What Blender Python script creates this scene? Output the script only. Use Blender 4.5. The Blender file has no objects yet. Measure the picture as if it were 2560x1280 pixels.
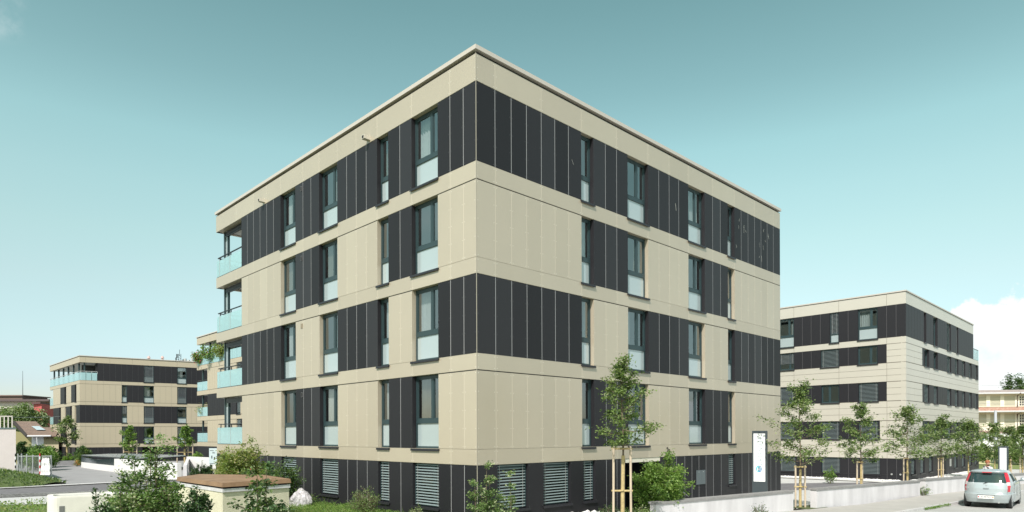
import bpy, bmesh, math, random
from mathutils import Vector, Matrix, noise
R = math.radians
SC = bpy.context.scene
COL = SC.collection
# ---------------- camera ----------------
CAMH, FPX, HY, ROLL = 3.2, 1657.0, 1086.7, R(0.2038)
cd = bpy.data.cameras.new('camera'); cam = bpy.data.objects.new('camera', cd); COL.objects.link(cam)
cam.location = (0, 0, CAMH)
cam.rotation_mode = 'QUATERNION'
cam.rotation_quaternion = (Matrix.Rotation(R(90), 3, 'X') @ Matrix.Rotation(-ROLL, 3, 'Z')).to_quaternion()
cd.sensor_width = 36; cd.lens = 36 * FPX / 2560; cd.shift_y = (HY - 640) / 2560
cd.clip_start = 0.1; cd.clip_end = 6000
SC.camera = cam
# ---------------- sun, sky, exposure ----------------
SUN_AZ, SUN_EL = R(198), R(47)          # azimuth clockwise from +Y
sd = Vector((math.sin(SUN_AZ) * math.cos(SUN_EL), math.cos(SUN_AZ) * math.cos(SUN_EL), math.sin(SUN_EL)))
sl = bpy.data.lights.new('sun', 'SUN'); so = bpy.data.objects.new('sun', sl); COL.objects.link(so)
sl.energy = 4.0; sl.angle = R(0.5); sl.color = (1.0, 0.925, 0.905)
so.rotation_mode = 'QUATERNION'; so.rotation_quaternion = sd.to_track_quat('Z', 'Y')
SC.view_settings.view_transform = 'Standard'; SC.view_settings.look = 'None'
SC.view_settings.exposure = 0.48; SC.view_settings.gamma = 1.0
W = bpy.data.worlds.new('World'); SC.world = W; W.use_nodes = True
nt = W.node_tree; nt.nodes.clear()
def N(t, **k):
    n = nt.nodes.new(t)
    for a, b in k.items(): setattr(n, a, b)
    return n
def math_(op, a, b=None, c=None, clamp=False):
    n = N('ShaderNodeMath', operation=op); n.use_clamp = clamp
    for i, v in enumerate((a, b, c)):
        if v is None: continue
        if isinstance(v, (int, float)): n.inputs[i].default_value = v
        else: nt.links.new(v, n.inputs[i])
    return n.outputs[0]
def sstep(v, e0, e1):
    n = N('ShaderNodeMapRange', interpolation_type='SMOOTHSTEP')
    nt.links.new(v, n.inputs[0]); n.inputs[1].default_value = e0; n.inputs[2].default_value = e1
    n.inputs[3].default_value = 0; n.inputs[4].default_value = 1
    return n.outputs[0]
sky = N('ShaderNodeTexSky', sky_type='NISHITA'); sky.sun_disc = False
sky.sun_elevation = SUN_EL; sky.sun_rotation = SUN_AZ; sky.air_density = 1.0; sky.dust_density = 1.0; sky.ozone_density = 1.0
tcn = N('ShaderNodeTexCoord'); sep = N('ShaderNodeSeparateXYZ'); nt.links.new(tcn.outputs['Generated'], sep.inputs[0])
dx_, dy_, dz_ = sep.outputs
tint = N('ShaderNodeValToRGB'); nt.links.new(dz_, tint.inputs[0])
SKY_STOPS = [(0.0, (1.12, 1.121, 1.155)), (0.07, (1.12, 1.121, 1.155)), (0.13, (1.354, 1.329, 1.111)), (0.2, (1.631, 1.546, 1.124)), (0.26, (1.782, 1.76, 1.182)), (0.32, (1.868, 1.931, 1.258)), (0.38, (1.838, 2.025, 1.293)), (0.45, (1.541, 1.785, 1.13)), (0.54, (1.299, 1.612, 1.003)), (1.0, (1.065, 1.322, 0.822))]  #TINT
el = tint.color_ramp.elements
el[0].position = SKY_STOPS[0][0]; el[0].color = (*SKY_STOPS[0][1], 1)
el[1].position = SKY_STOPS[-1][0]; el[1].color = (*SKY_STOPS[-1][1], 1)
for p_, c_ in SKY_STOPS[1:-1]:
    e_ = el.new(p_); e_.color = (*c_, 1)
mul = N('ShaderNodeMix', data_type='RGBA', blend_type='MULTIPLY'); mul.inputs[0].default_value = 1
nt.links.new(sky.outputs[0], mul.inputs[6]); nt.links.new(tint.outputs[0], mul.inputs[7])
# clouds, by direction: one bank low on the right, a wisp high on the left, broken cloud behind
ysafe = math_('MAXIMUM', math_('ABSOLUTE', dy_), 0.05)
ca = math_('DIVIDE', dx_, ysafe); cb = math_('DIVIDE', dz_, ysafe)
nz = N('ShaderNodeTexNoise'); nz.inputs['Scale'].default_value = 7.5; nz.inputs['Detail'].default_value = 9; nz.inputs['Roughness'].default_value = .6
nt.links.new(tcn.outputs['Generated'], nz.inputs['Vector'])
nf = nz.outputs[0]
front = sstep(dy_, 0.0, 0.1)
jit = math_('MULTIPLY', math_('SUBTRACT', nf, .5), .30)
nz4 = N('ShaderNodeTexNoise'); nz4.inputs['Scale'].default_value = 22; nz4.inputs['Detail'].default_value = 8; nz4.inputs['Roughness'].default_value = .55
nt.links.new(tcn.outputs['Generated'], nz4.inputs['Vector']); jit = math_('MULTIPLY', math_('SUBTRACT', nz4.outputs[0], .5), .16)
edge = math_('SUBTRACT', math_('ADD', math_('ADD', math_('MULTIPLY', sstep(ca, .625, .70), .055), .158), jit), cb)
holes = math_('SUBTRACT', 1, math_('MULTIPLY', math_('MULTIPLY', sstep(cb, .165, .115), sstep(nf, .46, .60)), .72))
bank = math_('MULTIPLY', math_('MULTIPLY', math_('MULTIPLY', sstep(edge, -.002, .010), sstep(ca, .60, .635)), front), holes)
wisp = math_('MULTIPLY', math_('MULTIPLY', sstep(ca, -.705, -.75), sstep(cb, .585, .62)), math_('MULTIPLY', sstep(nf, .5, .75), front))
back = math_('MULTIPLY', sstep(nf, .44, .60), math_('SUBTRACT', 1, front))
dens = math_('MAXIMUM', math_('MAXIMUM', bank, math_('MULTIPLY', wisp, .5)), math_('MULTIPLY', back, .8))
nz2 = N('ShaderNodeTexNoise'); nz2.inputs['Scale'].default_value = 9; nz2.inputs['Detail'].default_value = 6
nt.links.new(tcn.outputs['Generated'], nz2.inputs['Vector'])
cr = N('ShaderNodeValToRGB'); nt.links.new(nz2.outputs[0], cr.inputs[0])
cr.color_ramp.elements[0].position = .38; cr.color_ramp.elements[0].color = (5.9, 6.6, 6.75, 1)
cr.color_ramp.elements[1].position = .62; cr.color_ramp.elements[1].color = (7.6, 7.8, 7.8, 1)
cm = N('ShaderNodeMix', data_type='RGBA'); nt.links.new(dens, cm.inputs[0]); nt.links.new(mul.outputs[2], cm.inputs[6]); nt.links.new(cr.outputs[0], cm.inputs[7])
bg = N('ShaderNodeBackground'); bg.inputs[1].default_value = 0.1
nt.links.new(cm.outputs[2], bg.inputs[0]); ow = N('ShaderNodeOutputWorld'); nt.links.new(bg.outputs[0], ow.inputs[0])

# ---------------- photo geometry helpers (used to measure real positions) ----------------
def ray(px, py):
    dx = (px - 1280) / FPX; dy = (HY - py) / FPX
    return dx * math.cos(ROLL) + dy * math.sin(ROLL), -dx * math.sin(ROLL) + dy * math.cos(ROLL)
def at(px, py, Y):
    a, b = ray(px, py); return Vector((a * Y, Y, CAMH + b * Y))
def gz(Y):
    return -.0065 * (min(max(Y, -20), 130) - 27)
def G(px, py, lift=0):
    a, b = ray(px, py); Y = (CAMH - .1755) / (-b - .0065); return Vector((a * Y, Y, gz(Y) + lift))
def onground(px, Y, lift=0):
    return Vector(((px - 1280) / FPX * Y, Y, gz(Y) + lift))

# ---------------- materials ----------------
MATS = {}
def mat(name, col, rough=.6, metal=0., var=.0, scale=3., bump=0., bscale=40., spec=.5, col2=None, trans=0.):
    if name in MATS: return MATS[name]
    m = bpy.data.materials.new(name); MATS[name] = m; m.use_nodes = True
    t = m.node_tree; b = t.nodes['Principled BSDF']
    b.inputs['Roughness'].default_value = rough; b.inputs['Metallic'].default_value = metal
    b.inputs['Specular IOR Level'].default_value = spec
    b.inputs['Base Color'].default_value = (*col, 1)
    tc = t.nodes.new('ShaderNodeTexCoord')
    if var > 0 or col2:
        n = t.nodes.new('ShaderNodeTexNoise'); n.inputs['Scale'].default_value = scale; n.inputs['Detail'].default_value = 8
        n.inputs['Roughness'].default_value = .65
        t.links.new(tc.outputs['Object'], n.inputs['Vector'])
        r = t.nodes.new('ShaderNodeValToRGB'); r.color_ramp.elements[0].position = .35; r.color_ramp.elements[1].position = .65
        c2 = col2 or tuple(min(1, c * (1 + var)) for c in col); c1 = col if col2 else tuple(c * (1 - var) for c in col)
        r.color_ramp.elements[0].color = (*c1, 1); r.color_ramp.elements[1].color = (*c2, 1)
        t.links.new(n.outputs[0], r.inputs[0]); t.links.new(r.outputs[0], b.inputs['Base Color'])
    if bump > 0:
        n2 = t.nodes.new('ShaderNodeTexNoise'); n2.inputs['Scale'].default_value = bscale; n2.inputs['Detail'].default_value = 5
        t.links.new(tc.outputs['Object'], n2.inputs['Vector'])
        bp = t.nodes.new('ShaderNodeBump'); bp.inputs['Strength'].default_value = bump; bp.inputs['Distance'].default_value = .02
        t.links.new(n2.outputs[0], bp.inputs['Height']); t.links.new(bp.outputs[0], b.inputs['Normal'])
    if trans > 0:   # leaf: some light passes through
        o = t.nodes['Material Output']; tr = t.nodes.new('ShaderNodeBsdfTranslucent'); mx = t.nodes.new('ShaderNodeMixShader')
        tr.inputs[0].default_value = (min(1, col[0] * 1.5), min(1, col[1] * 1.6), col[2] * .8, 1)
        mx.inputs[0].default_value = trans
        t.links.new(b.outputs[0], mx.inputs[1]); t.links.new(tr.outputs[0], mx.inputs[2]); t.links.new(mx.outputs[0], o.inputs[0])
    return m
def glassmat(name, tint=(.8, .88, .88), ior=1.9, rough=.01, alpha_mix=None):
    if name in MATS: return MATS[name]
    m = bpy.data.materials.new(name); MATS[name] = m; m.use_nodes = True; t = m.node_tree; t.nodes.clear()
    o = t.nodes.new('ShaderNodeOutputMaterial'); mx = t.nodes.new('ShaderNodeMixShader')
    a = t.nodes.new('ShaderNodeBsdfTransparent'); a.inputs[0].default_value = (*tint, 1)
    g = t.nodes.new('ShaderNodeBsdfGlossy'); g.inputs['Roughness'].default_value = rough; g.inputs[0].default_value = (.95, 1, 1, 1)
    F0 = ((ior - 1) / (ior + 1)) ** 2 if ior < 3 else ior - 3      # facing-independent Schlick term
    ge = t.nodes.new('ShaderNodeNewGeometry'); dt = t.nodes.new('ShaderNodeVectorMath'); dt.operation = 'DOT_PRODUCT'
    t.links.new(ge.outputs['Normal'], dt.inputs[0]); t.links.new(ge.outputs['Incoming'], dt.inputs[1])
    def mt(op, x, y):
        q = t.nodes.new('ShaderNodeMath'); q.operation = op
        for i, w in enumerate((x, y)):
            if w is None: continue
            if isinstance(w, (int, float)): q.inputs[i].default_value = w
            else: t.links.new(w, q.inputs[i])
        return q.outputs[0]
    fr_ = mt('ADD', mt('MULTIPLY', mt('POWER', mt('SUBTRACT', 1., mt('ABSOLUTE', dt.outputs['Value'], None)), 5.), 1 - F0), F0)
    t.links.new(fr_, mx.inputs[0]); t.links.new(a.outputs[0], mx.inputs[1]); t.links.new(g.outputs[0], mx.inputs[2]); t.links.new(mx.outputs[0], o.inputs[0])
    return m
beige = mat('beige_metal_panel', (.407, .354, .265), .33, .0, spec=.5, var=.02, scale=.6, bump=.015, bscale=9)
beige.node_tree.nodes['Principled BSDF'].inputs['IOR'].default_value = 2.1
beige2 = mat('beige_metal_panel_b', (.425, .372, .278), .33, .0, spec=.5, var=.02, scale=.6, bump=.015, bscale=9)
beige3 = mat('beige_metal_panel_c', (.388, .338, .252), .36, .0, spec=.5, var=.02, scale=.6, bump=.015, bscale=9)
for q_ in (beige2, beige3): q_.node_tree.nodes['Principled BSDF'].inputs['IOR'].default_value = 2.1
beige_j = mat('beige_joint', (.70, .66, .55), .5, .1)
dark = mat('charcoal_metal_panel', (.019, .0185, .0215), .50, .0, spec=.28, var=.10, scale=90, bump=.02, bscale=9)
dark2 = mat('charcoal_metal_panel_b', (.023, .0225, .0255), .46, .0, spec=.32, var=.10, scale=90, bump=.02, bscale=9)
dark3 = mat('charcoal_metal_panel_c', (.0155, .0155, .018), .52, .0, spec=.25, var=.10, scale=90, bump=.02, bscale=9)
dark_j = mat('aluminium_joint', (.42, .42, .42), .5, .2)
dark_s = mat('joint_strip', (.34, .34, .345), .45)
beige_s = mat('joint_strip_beige', (.60, .55, .45), .5)
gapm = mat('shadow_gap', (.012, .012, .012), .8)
rivet_b = mat('rivet_pale', (.80, .77, .68), .4, .2)
rivet_d = mat('rivet_grey', (.10, .10, .105), .4, .3)
frame_m = mat('window_frame_paint', (.030, .055, .060), .38, .1)
sill_m = mat('sill_metal', (.030, .030, .036), .4, .3)
pale_pane = mat('pale_pane_glass', (.36, .43, .44), .15, 0, spec=.8)  # pale base colour stands in for sky reflected in the lower panes
curt_w = mat('curtain_white', (.42, .41, .39), .9, var=.05, scale=6)
curt_b = mat('curtain_brown', (.14, .115, .075), .9, var=.15, scale=4)
pale_pane.node_tree.nodes['Principled BSDF'].inputs['IOR'].default_value = 2.0
glass = glassmat('window_glass', (.75, .82, .82), 3.26)
balglass = mat('balcony_glass', (.42, .63, .65), .08, 0, spec=.8)
# balcony glass lets part of the light through
t_ = balglass.node_tree; mx_ = t_.nodes.new('ShaderNodeMixShader'); ta_ = t_.nodes.new('ShaderNodeBsdfTransparent'); ta_.inputs[0].default_value = (.75, .92, .93, 1)
mx_.inputs[0].default_value = .35
t_.links.new(t_.nodes['Principled BSDF'].outputs[0], mx_.inputs[1]); t_.links.new(ta_.outputs[0], mx_.inputs[2]); t_.links.new(mx_.outputs[0], t_.nodes['Material Output'].inputs[0])
alu = mat('aluminium', (.50, .51, .50), .4, .5)
dmetal = mat('dark_metal', (.03, .035, .04), .4, .4)
slat_m = mat('blind_slat', (.24, .30, .30), .4, .2)
dimglass = glassmat('dim_glass', (.4, .45, .45), 3.04)
slat_e = mat('blind_slat_dim', (.15, .185, .19), .4, .2)
slat_d = mat('blind_slat_grey', (.17, .19, .20), .4, .4)
white_p = mat('white_plaster', (.72, .71, .68), .8, var=.03)
soffit = mat('soffit_white', (.66, .66, .64), .7)
intm = mat('interior_paint', (.20, .19, .17), .9)
concrete = mat('pale_concrete', (.60, .585, .595), .85, var=.13, scale=1.2, bump=.25, bscale=30)
concrete_cap = mat('grey_concrete_cap', (.24, .235, .23), .8, var=.12, scale=3, bump=.3, bscale=40)
barkm = mat('bark', (.13, .10, .065), .9, var=.3, scale=14, bump=.6, bscale=30)
stakem = mat('stake_wood', (.47, .39, .29), .8, var=.18, scale=9, bump=.3)
wrapm = mat('trunk_wrap', (.42, .33, .16), .8, var=.2, scale=12, bump=.4)
def stretch(m, s):   # stretch the colour noise of a material (grain, streaks)
    t = m.node_tree
    mp = t.nodes.new('ShaderNodeMapping'); mp.inputs['Scale'].default_value = s
    tc = next(n for n in t.nodes if n.type == 'TEX_COORD'); nn = next(n for n in t.nodes if n.type == 'TEX_NOISE')
    t.links.new(tc.outputs['Object'], mp.inputs[0]); t.links.new(mp.outputs[0], nn.inputs['Vector'])
stretch(stakem, (1, 1, .12)); stretch(concrete, (1, 1, .22))

# ---------------- mesh builder ----------------
class MB:
    def __init__(s): s.v = []; s.f = []; s.mi = []; s.smooth = False
    def quad(s, pts, mi=0):
        n = len(s.v); s.v += [tuple(p) for p in pts]; s.f.append(tuple(range(n, n + len(pts)))); s.mi.append(mi)
    def hexa(s, p, mi=0, mf=None):
        # p: 8 corners, 0-3 bottom ring, 4-7 top ring ; mf = material of side 0-1-5-4 (front)
        n = len(s.v); s.v += [tuple(q) for q in p]
        fs = [(3, 2, 1, 0), (4, 5, 6, 7), (0, 1, 5, 4), (1, 2, 6, 5), (2, 3, 7, 6), (3, 0, 4, 7)]
        for i, f in enumerate(fs): s.f.append(tuple(n + k for k in f)); s.mi.append(mf if (i == 2 and mf is not None) else mi)
    def box(s, x0, x1, y0, y1, z0, z1, mi=0):
        s.hexa([(x0, y0, z0), (x1, y0, z0), (x1, y1, z0), (x0, y1, z0), (x0, y0, z1), (x1, y0, z1), (x1, y1, z1), (x0, y1, z1)], mi)
    def fbox(s, fr, s0, s1, d0, d1, z0, z1, mi=0, mf=None):   # d1 = outer (front) side
        P = fr.P
        s.hexa([P(s0, d1, z0), P(s1, d1, z0), P(s1, d0, z0), P(s0, d0, z0), P(s0, d1, z1), P(s1, d1, z1), P(s1, d0, z1), P(s0, d0, z1)], mi, mf)
    def tube(s, pts, rad, seg=6, mi=0, caps=True):
        pts = [Vector(p) for p in pts]
        if isinstance(rad, (int, float)): rad = [rad] * len(pts)
        n0 = len(s.v)
        for i, p in enumerate(pts):
            d = (pts[min(i + 1, len(pts) - 1)] - pts[max(i - 1, 0)]).normalized()
            a = d.orthogonal().normalized() if abs(d.z) < .99 else Vector((1, 0, 0)); a = (a - d * a.dot(d)).normalized(); b = d.cross(a)
            for k in range(seg):
                t = 2 * math.pi * k / seg; s.v.append(tuple(p + (a * math.cos(t) + b * math.sin(t)) * rad[i]))
        for i in range(len(pts) - 1):
            for k in range(seg):
                k2 = (k + 1) % seg
                s.f.append((n0 + i * seg + k, n0 + i * seg + k2, n0 + (i + 1) * seg + k2, n0 + (i + 1) * seg + k)); s.mi.append(mi)
        if caps:
            s.f.append(tuple(n0 + k for k in range(seg))[::-1]); s.mi.append(mi)
            m = n0 + (len(pts) - 1) * seg; s.f.append(tuple(m + k for k in range(seg))); s.mi.append(mi)
    def prism(s, ring, z0, z1, mi=0, mtop=None):
        n = len(s.v); k = len(ring)
        s.v += [(p[0], p[1], z0) for p in ring] + [(p[0], p[1], z1) for p in ring]
        s.f.append(tuple(range(n, n + k))[::-1]); s.mi.append(mi)
        s.f.append(tuple(range(n + k, n + 2 * k))); s.mi.append(mi if mtop is None else mtop)
        for i in range(k):
            j = (i + 1) % k; s.f.append((n + i, n + j, n + k + j, n + k + i)); s.mi.append(mi)
    def build(s, name, mats, parent=None, fixn=False):
        if not isinstance(mats, (list, tuple)): mats = [mats]
        me = bpy.data.meshes.new(name); off = parent_loc(parent)
        me.from_pydata([(v[0] - off[0], v[1] - off[1], v[2] - off[2]) for v in s.v], [], s.f)
        for m in mats: me.materials.append(m)
        me.polygons.foreach_set('material_index', s.mi)
        if fixn:
            bm = bmesh.new(); bm.from_mesh(me); bmesh.ops.remove_doubles(bm, verts=bm.verts, dist=1e-4); bmesh.ops.recalc_face_normals(bm, faces=bm.faces); bm.to_mesh(me); bm.free()
        if s.smooth: me.polygons.foreach_set('use_smooth', [True] * len(me.polygons))
        me.update(); o = bpy.data.objects.new(name, me); COL.objects.link(o)
        if parent is not None: o.parent = parent
        return o
def parent_loc(p):
    l = Vector((0, 0, 0))
    while p is not None: l += p.location; p = p.parent
    return l
def tag(o, label=None, cat=None, group=None, kind=None):
    if label: o['label'] = label
    if cat: o['category'] = cat
    if group: o['group'] = group
    if kind: o['kind'] = kind
    return o
def empty(name, loc, label, cat, group=None):
    o = bpy.data.objects.new(name, None); COL.objects.link(o); o.location = loc; o.empty_display_size = .3
    return tag(o, label, cat, group)
class Fr:      # a facade: origin on plan, unit direction along it, outward normal
    def __init__(s, O, d, n): s.O = Vector((O[0], O[1], 0)); s.d = Vector((d[0], d[1], 0)).normalized(); s.n = Vector((n[0], n[1], 0)).normalized()
    def P(s, a, d, z): v = s.O + s.d * a + s.n * d; return (v.x, v.y, z)
    def S(s, px, py=1086):
        a, b = ray(px, py); return (a * s.O.y - s.O.x) / (s.d.x - a * s.d.y)
    def Z(s, px, py):
        a, b = ray(px, py); k = s.S(px, py); return CAMH + b * (s.O.y + k * s.d.y)
def text_mesh(name, txt, size, mtx, m, parent, extrude=.004, xscale=1):
    cu = bpy.data.curves.new(name, 'FONT'); cu.body = txt; cu.size = size; cu.extrude = extrude; cu.align_x = 'CENTER'; cu.align_y = 'CENTER'
    to = bpy.data.objects.new('tmp', cu); COL.objects.link(to)
    me = bpy.data.meshes.new_from_object(to.evaluated_get(bpy.context.evaluated_depsgraph_get())); me.name = name
    bpy.data.objects.remove(to)
    off = parent_loc(parent)
    me.transform(Matrix.Translation(-off) @ mtx @ Matrix.Diagonal((xscale, 1, 1, 1)))
    me.materials.clear(); me.materials.append(m)
    o = bpy.data.objects.new(name, me); COL.objects.link(o); o.parent = parent; return o
def frame_mtx(fr, s, d, z):     # text lying on a facade: x along reading direction, y up
    P = Vector(fr.P(s, d, z)); x = fr.d.copy(); nrm = fr.n
    if x.cross(Vector((0, 0, 1))).dot(nrm) < 0: x = -x
    m = Matrix.Identity(4); m.col[0][:3] = x; m.col[1][:3] = (0, 0, 1); m.col[2][:3] = nrm; m.col[3][:3] = P; return m

# ---------------- windows ----------------
rng = random.Random(5)
def blind(fr, s0, s1, z0, z1, par, m=slat_m, pitch=.094, dpt=-.13):
    b = MB(); z = z1
    while z > z0 + .02:
        P = fr.P
        b.quad([P(s0, dpt + .028, z - .020), P(s1, dpt + .028, z - .020), P(s1, dpt - .012, z), P(s0, dpt - .012, z)])
        b.quad([P(s0, dpt + .028, z - .020), P(s0, dpt + .032, z - .040), P(s1, dpt + .032, z - .040), P(s1, dpt + .028, z - .020)])
        z -= pitch
    for q in (s0 + .12, s1 - .12): b.fbox(fr, q - .006, q + .006, dpt + .034, dpt + .038, z0, z1, 1)
    b.fbox(fr, s0 - .03, s0, dpt - .03, dpt + .03, z0, z1 + .02, 2); b.fbox(fr, s1, s1 + .03, dpt - .03, dpt + .03, z0, z1 + .02, 2)
    o = b.build('blind', [m, alu, frame_m], par); return o
def window(root, fr, s0, s1, z0, z1, lower=0., blindto=None, mull=None, flip=1, curtain=True, depth=.23, sill=True, slat=None, curt=None, fm=frame_m, mname='window', open_=False):
    """frame mesh = the window; glass, lower pane, sill, blind and curtain hang below it"""
    w = s1 - s0; fd0, fd1 = -depth, -depth + .07; t = .065
    f = MB()
    f.fbox(fr, s0, s0 + t, fd0, fd1, z0, z1); f.fbox(fr, s1 - t, s1, fd0, fd1, z0, z1)
    f.fbox(fr, s0 + t, s1 - t, fd0, fd1, z0, z0 + t); f.fbox(fr, s0 + t, s1 - t, fd0, fd1, z1 - t * 1.3, z1)
    zm = z0 + (z1 - z0) * lower
    if lower: f.fbox(fr, s0 + t, s1 - t, fd0, fd1 + .012, zm - .07, zm + .07)
    if mull is not None:
        k = s0 + w * mull; f.fbox(fr, k - .045, k + .045, fd0, fd1 - .004, (zm + .07) if lower else z0 + t, z1 - t * 1.3)
    # sash rims
    zb = (zm + .07) if lower else z0 + t
    edges = [s0 + t, s1 - t] if mull is None else [s0 + t, s0 + w * mull - .045, s0 + w * mull + .045, s1 - t]
    for a, b in zip(edges[::2], edges[1::2]):
        f.fbox(fr, a, a + .035, fd0 + .01, fd1 - .012, zb, z1 - t * 1.3); f.fbox(fr, b - .035, b, fd0 + .01, fd1 - .012, zb, z1 - t * 1.3)
        f.fbox(fr, a + .035, b - .035, fd0 + .01, fd1 - .012, zb, zb + .04); f.fbox(fr, a + .035, b - .035, fd0 + .01, fd1 - .012, z1 - t * 1.3 - .04, z1 - t * 1.3)
    wo = f.build(mname, fm, root)
    g = MB(); g.quad([fr.P(s0 + t, fd0 + .03, zb), fr.P(s1 - t, fd0 + .03, zb), fr.P(s1 - t, fd0 + .03, z1 - t), fr.P(s0 + t, fd0 + .03, z1 - t)]); g.build('glass', dimglass if (blindto is not None and blindto < .1) else glass, wo)
    if lower:
        l = MB(); l.fbox(fr, s0 + t, s1 - t, fd0 + .015, fd0 + .045, z0 + t, zm - .07); l.build('lower_pane', pale_pane, wo)
    if sill:
        b = MB(); b.fbox(fr, s0 - .05, s1 + .05, -.03, .055, z0 - .055, z0 - .012); b.fbox(fr, s0 + .002, s1 - .002, -depth, -.03, z0 - .04, z0 - .008)
        b.fbox(fr, s0 - .05, s1 + .05, .045, .058, z0 - .085, z0 - .055); b.build('sill', sill_m, wo)
    if blindto is not None: blind(fr, s0 + .045, s1 - .045, z0 + (z1 - z0) * blindto, z1 - .03, wo, slat or slat_m)
    if curtain:
        c = MB(); m = curt or (curt_w if rng.random() < .8 else curt_b)
        a0, a1 = (s0, s0 + w * rng.uniform(.25, .6)) if rng.random() < .5 else (s1 - w * rng.uniform(.25, .6), s1)
        n = 18; d0 = -depth - .16; zt = z1 + .02; zl = zb - .1
        for i in range(n):
            x0 = a0 + (a1 - a0) * i / n; x1 = a0 + (a1 - a0) * (i + 1) / n
            y0 = d0 + .03 * math.sin(i * 1.9); y1 = d0 + .03 * math.sin((i + 1) * 1.9)
            c.quad([fr.P(x0, y0, zl), fr.P(x1, y1, zl), fr.P(x1, y1, zt), fr.P(x0, y0, zt)])
        c.build('curtain', m, wo)
    return wo
# ---------------- cladding ----------------
TH = .012
def panels(mb, fr, s0, s1, z0, z1, joints, m_i, j_i, g_i, depth=.30, gap=.014, riv=None, rmi=None, hj=None, topgap=.03, core=True, s_i=None):
    """one clad field: solid core, sheets with open joints, a dark shadow gap along the top"""
    if core: mb.fbox(fr, s0, s1, -depth, -TH, z0, z1, m_i, j_i)
    e = [s0] + sorted(j for j in joints if s0 + .05 < j < s1 - .05) + [s1]
    zz = [z0 + .006] + (hj or []) + [z1 - topgap]
    for a, b in zip(e[:-1], e[1:]):
        pm = m_i if s_i is None else prng.choice((m_i, m_i, 10 if m_i == 0 else 12, 11 if m_i == 0 else 13))
        aa = a + (gap / 2 if a != s0 else 0); bb = b - (gap / 2 if b != s1 else 0)
        for q0, q1 in zip(zz[:-1], zz[1:]):
            g2 = .010 if hj else 0
            mb.fbox(fr, aa, bb, -TH, 0, q0 + g2, q1 - g2, pm)
        if riv:
            for ss in (aa + .05, bb - .05):
                n = max(2, round((z1 - z0) / .62)) + (1 if z1 - z0 > .7 else 0)
                for i in range(n):
                    z = z0 + .07 + (z1 - topgap - z0 - .14) * i / (n - 1)
                    mb.quad([fr.P(ss + x, .002, z + y) for x, y in ((-.010, -.010), (.010, -.010), (.010, .010), (-.010, .010))], rmi)
    if s_i is not None:
        for j in e[1:-1]: mb.fbox(fr, j - gap / 2, j + gap / 2, -TH - .001, -.0025, z0 + .004, z1 - topgap - .001, s_i)
    if topgap: mb.fbox(fr, s0, s1, -TH, -TH + .004, z1 - topgap + .002, z1, g_i)
CM = [beige, beige_j, gapm, rivet_b, dark, dark_j, gapm, rivet_d, beige_s, dark_s, beige2, beige3, dark2, dark3]
prng = random.Random(21)
def field(mb, fr, kind, s0, s1, z0, z1, joints, riv=True, depth=.30, hj=None, topgap=None):
    if kind == 'B': panels(mb, fr, s0, s1, z0, z1, joints, 0, 1, 2, depth, .016, riv, 3, hj, .03 if topgap is None else topgap, s_i=8)
    else: panels(mb, fr, s0, s1, z0, z1, joints, 4, 5, 6, depth, .024, riv, 7, hj, 0.012 if topgap is None else topgap, s_i=9)

# =====================================================================
#  GROUND
# =====================================================================
asphalt = mat('asphalt', (.150, .143, .148), .9, var=.14, scale=2.5, bump=.3, bscale=120)
asphalt_l = mat('asphalt_light', (.27, .265, .265), .9, var=.08, scale=.5, bump=.2, bscale=90)
def brickify(m, w, h, dark_=.8, rot=0.):
    t = m.node_tree; bs = t.nodes['Principled BSDF']; src = bs.inputs['Base Color'].links[0].from_socket
    br = t.nodes.new('ShaderNodeTexBrick'); br.inputs['Color1'].default_value = (1, 1, 1, 1); br.inputs['Color2'].default_value = (.92, .92, .92, 1); br.inputs['Mortar'].default_value = (dark_, dark_, dark_, 1)
    br.inputs['Scale'].default_value = 1; br.inputs['Brick Width'].default_value = w; br.inputs['Row Height'].default_value = h; br.inputs['Mortar Size'].default_value = .012
    mp = t.nodes.new('ShaderNodeMapping'); mp.inputs['Rotation'].default_value = (0, 0, rot); tc = next(n for n in t.nodes if n.type == 'TEX_COORD')
    t.links.new(tc.outputs['Object'], mp.inputs[0]); t.links.new(mp.outputs[0], br.inputs['Vector'])
    mx = t.nodes.new('ShaderNodeMix'); mx.data_type = 'RGBA'; mx.blend_type = 'MULTIPLY'; mx.inputs[0].default_value = 1
    t.links.new(src, mx.inputs[6]); t.links.new(br.outputs['Color'], mx.inputs[7]); t.links.new(mx.outputs[2], bs.inputs['Base Color'])
paving = mat('paving_pale', (.50, .495, .475), .85, var=.06, scale=.8, bump=.2, bscale=60)
kerbm = mat('kerb_stone', (.50, .49, .48), .8, var=.08, scale=5, bump=.2)
brickify(paving, 1.0, .5, .72, R(-40)); brickify(kerbm, 1.0, 20, .5, R(-39))
roadm = mat('road_pale', (.37, .365, .345), .9, var=.07, scale=.9, bump=.25, bscale=150)
soil = mat('soil', (.05, .065, .025), .95, col2=(.10, .13, .045), scale=4, bump=.5, bscale=20)
grassm = mat('meadow', (.09, .13, .04), .95, col2=(.17, .19, .07), scale=2.2, bump=.5, bscale=25)
gravelm = mat('gravel_white', (.45, .44, .42), .9, col2=(.70, .69, .66), scale=9, bump=.9, bscale=14)
linem = mat('road_line', (.70, .70, .68), .7, var=.06, scale=8)
g = MB()
ys = [-1500, -20, 130, 4000]; xs = [-3000, -200, 200, 3000]
for i in range(3):
    for j in range(3):
        g.quad([(xs[i], ys[j], gz(ys[j])), (xs[i + 1], ys[j], gz(ys[j])), (xs[i + 1], ys[j + 1], gz(ys[j + 1])), (xs[i], ys[j + 1], gz(ys[j + 1]))])
tag(g.build('ground', grassm), kind='structure')
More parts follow.
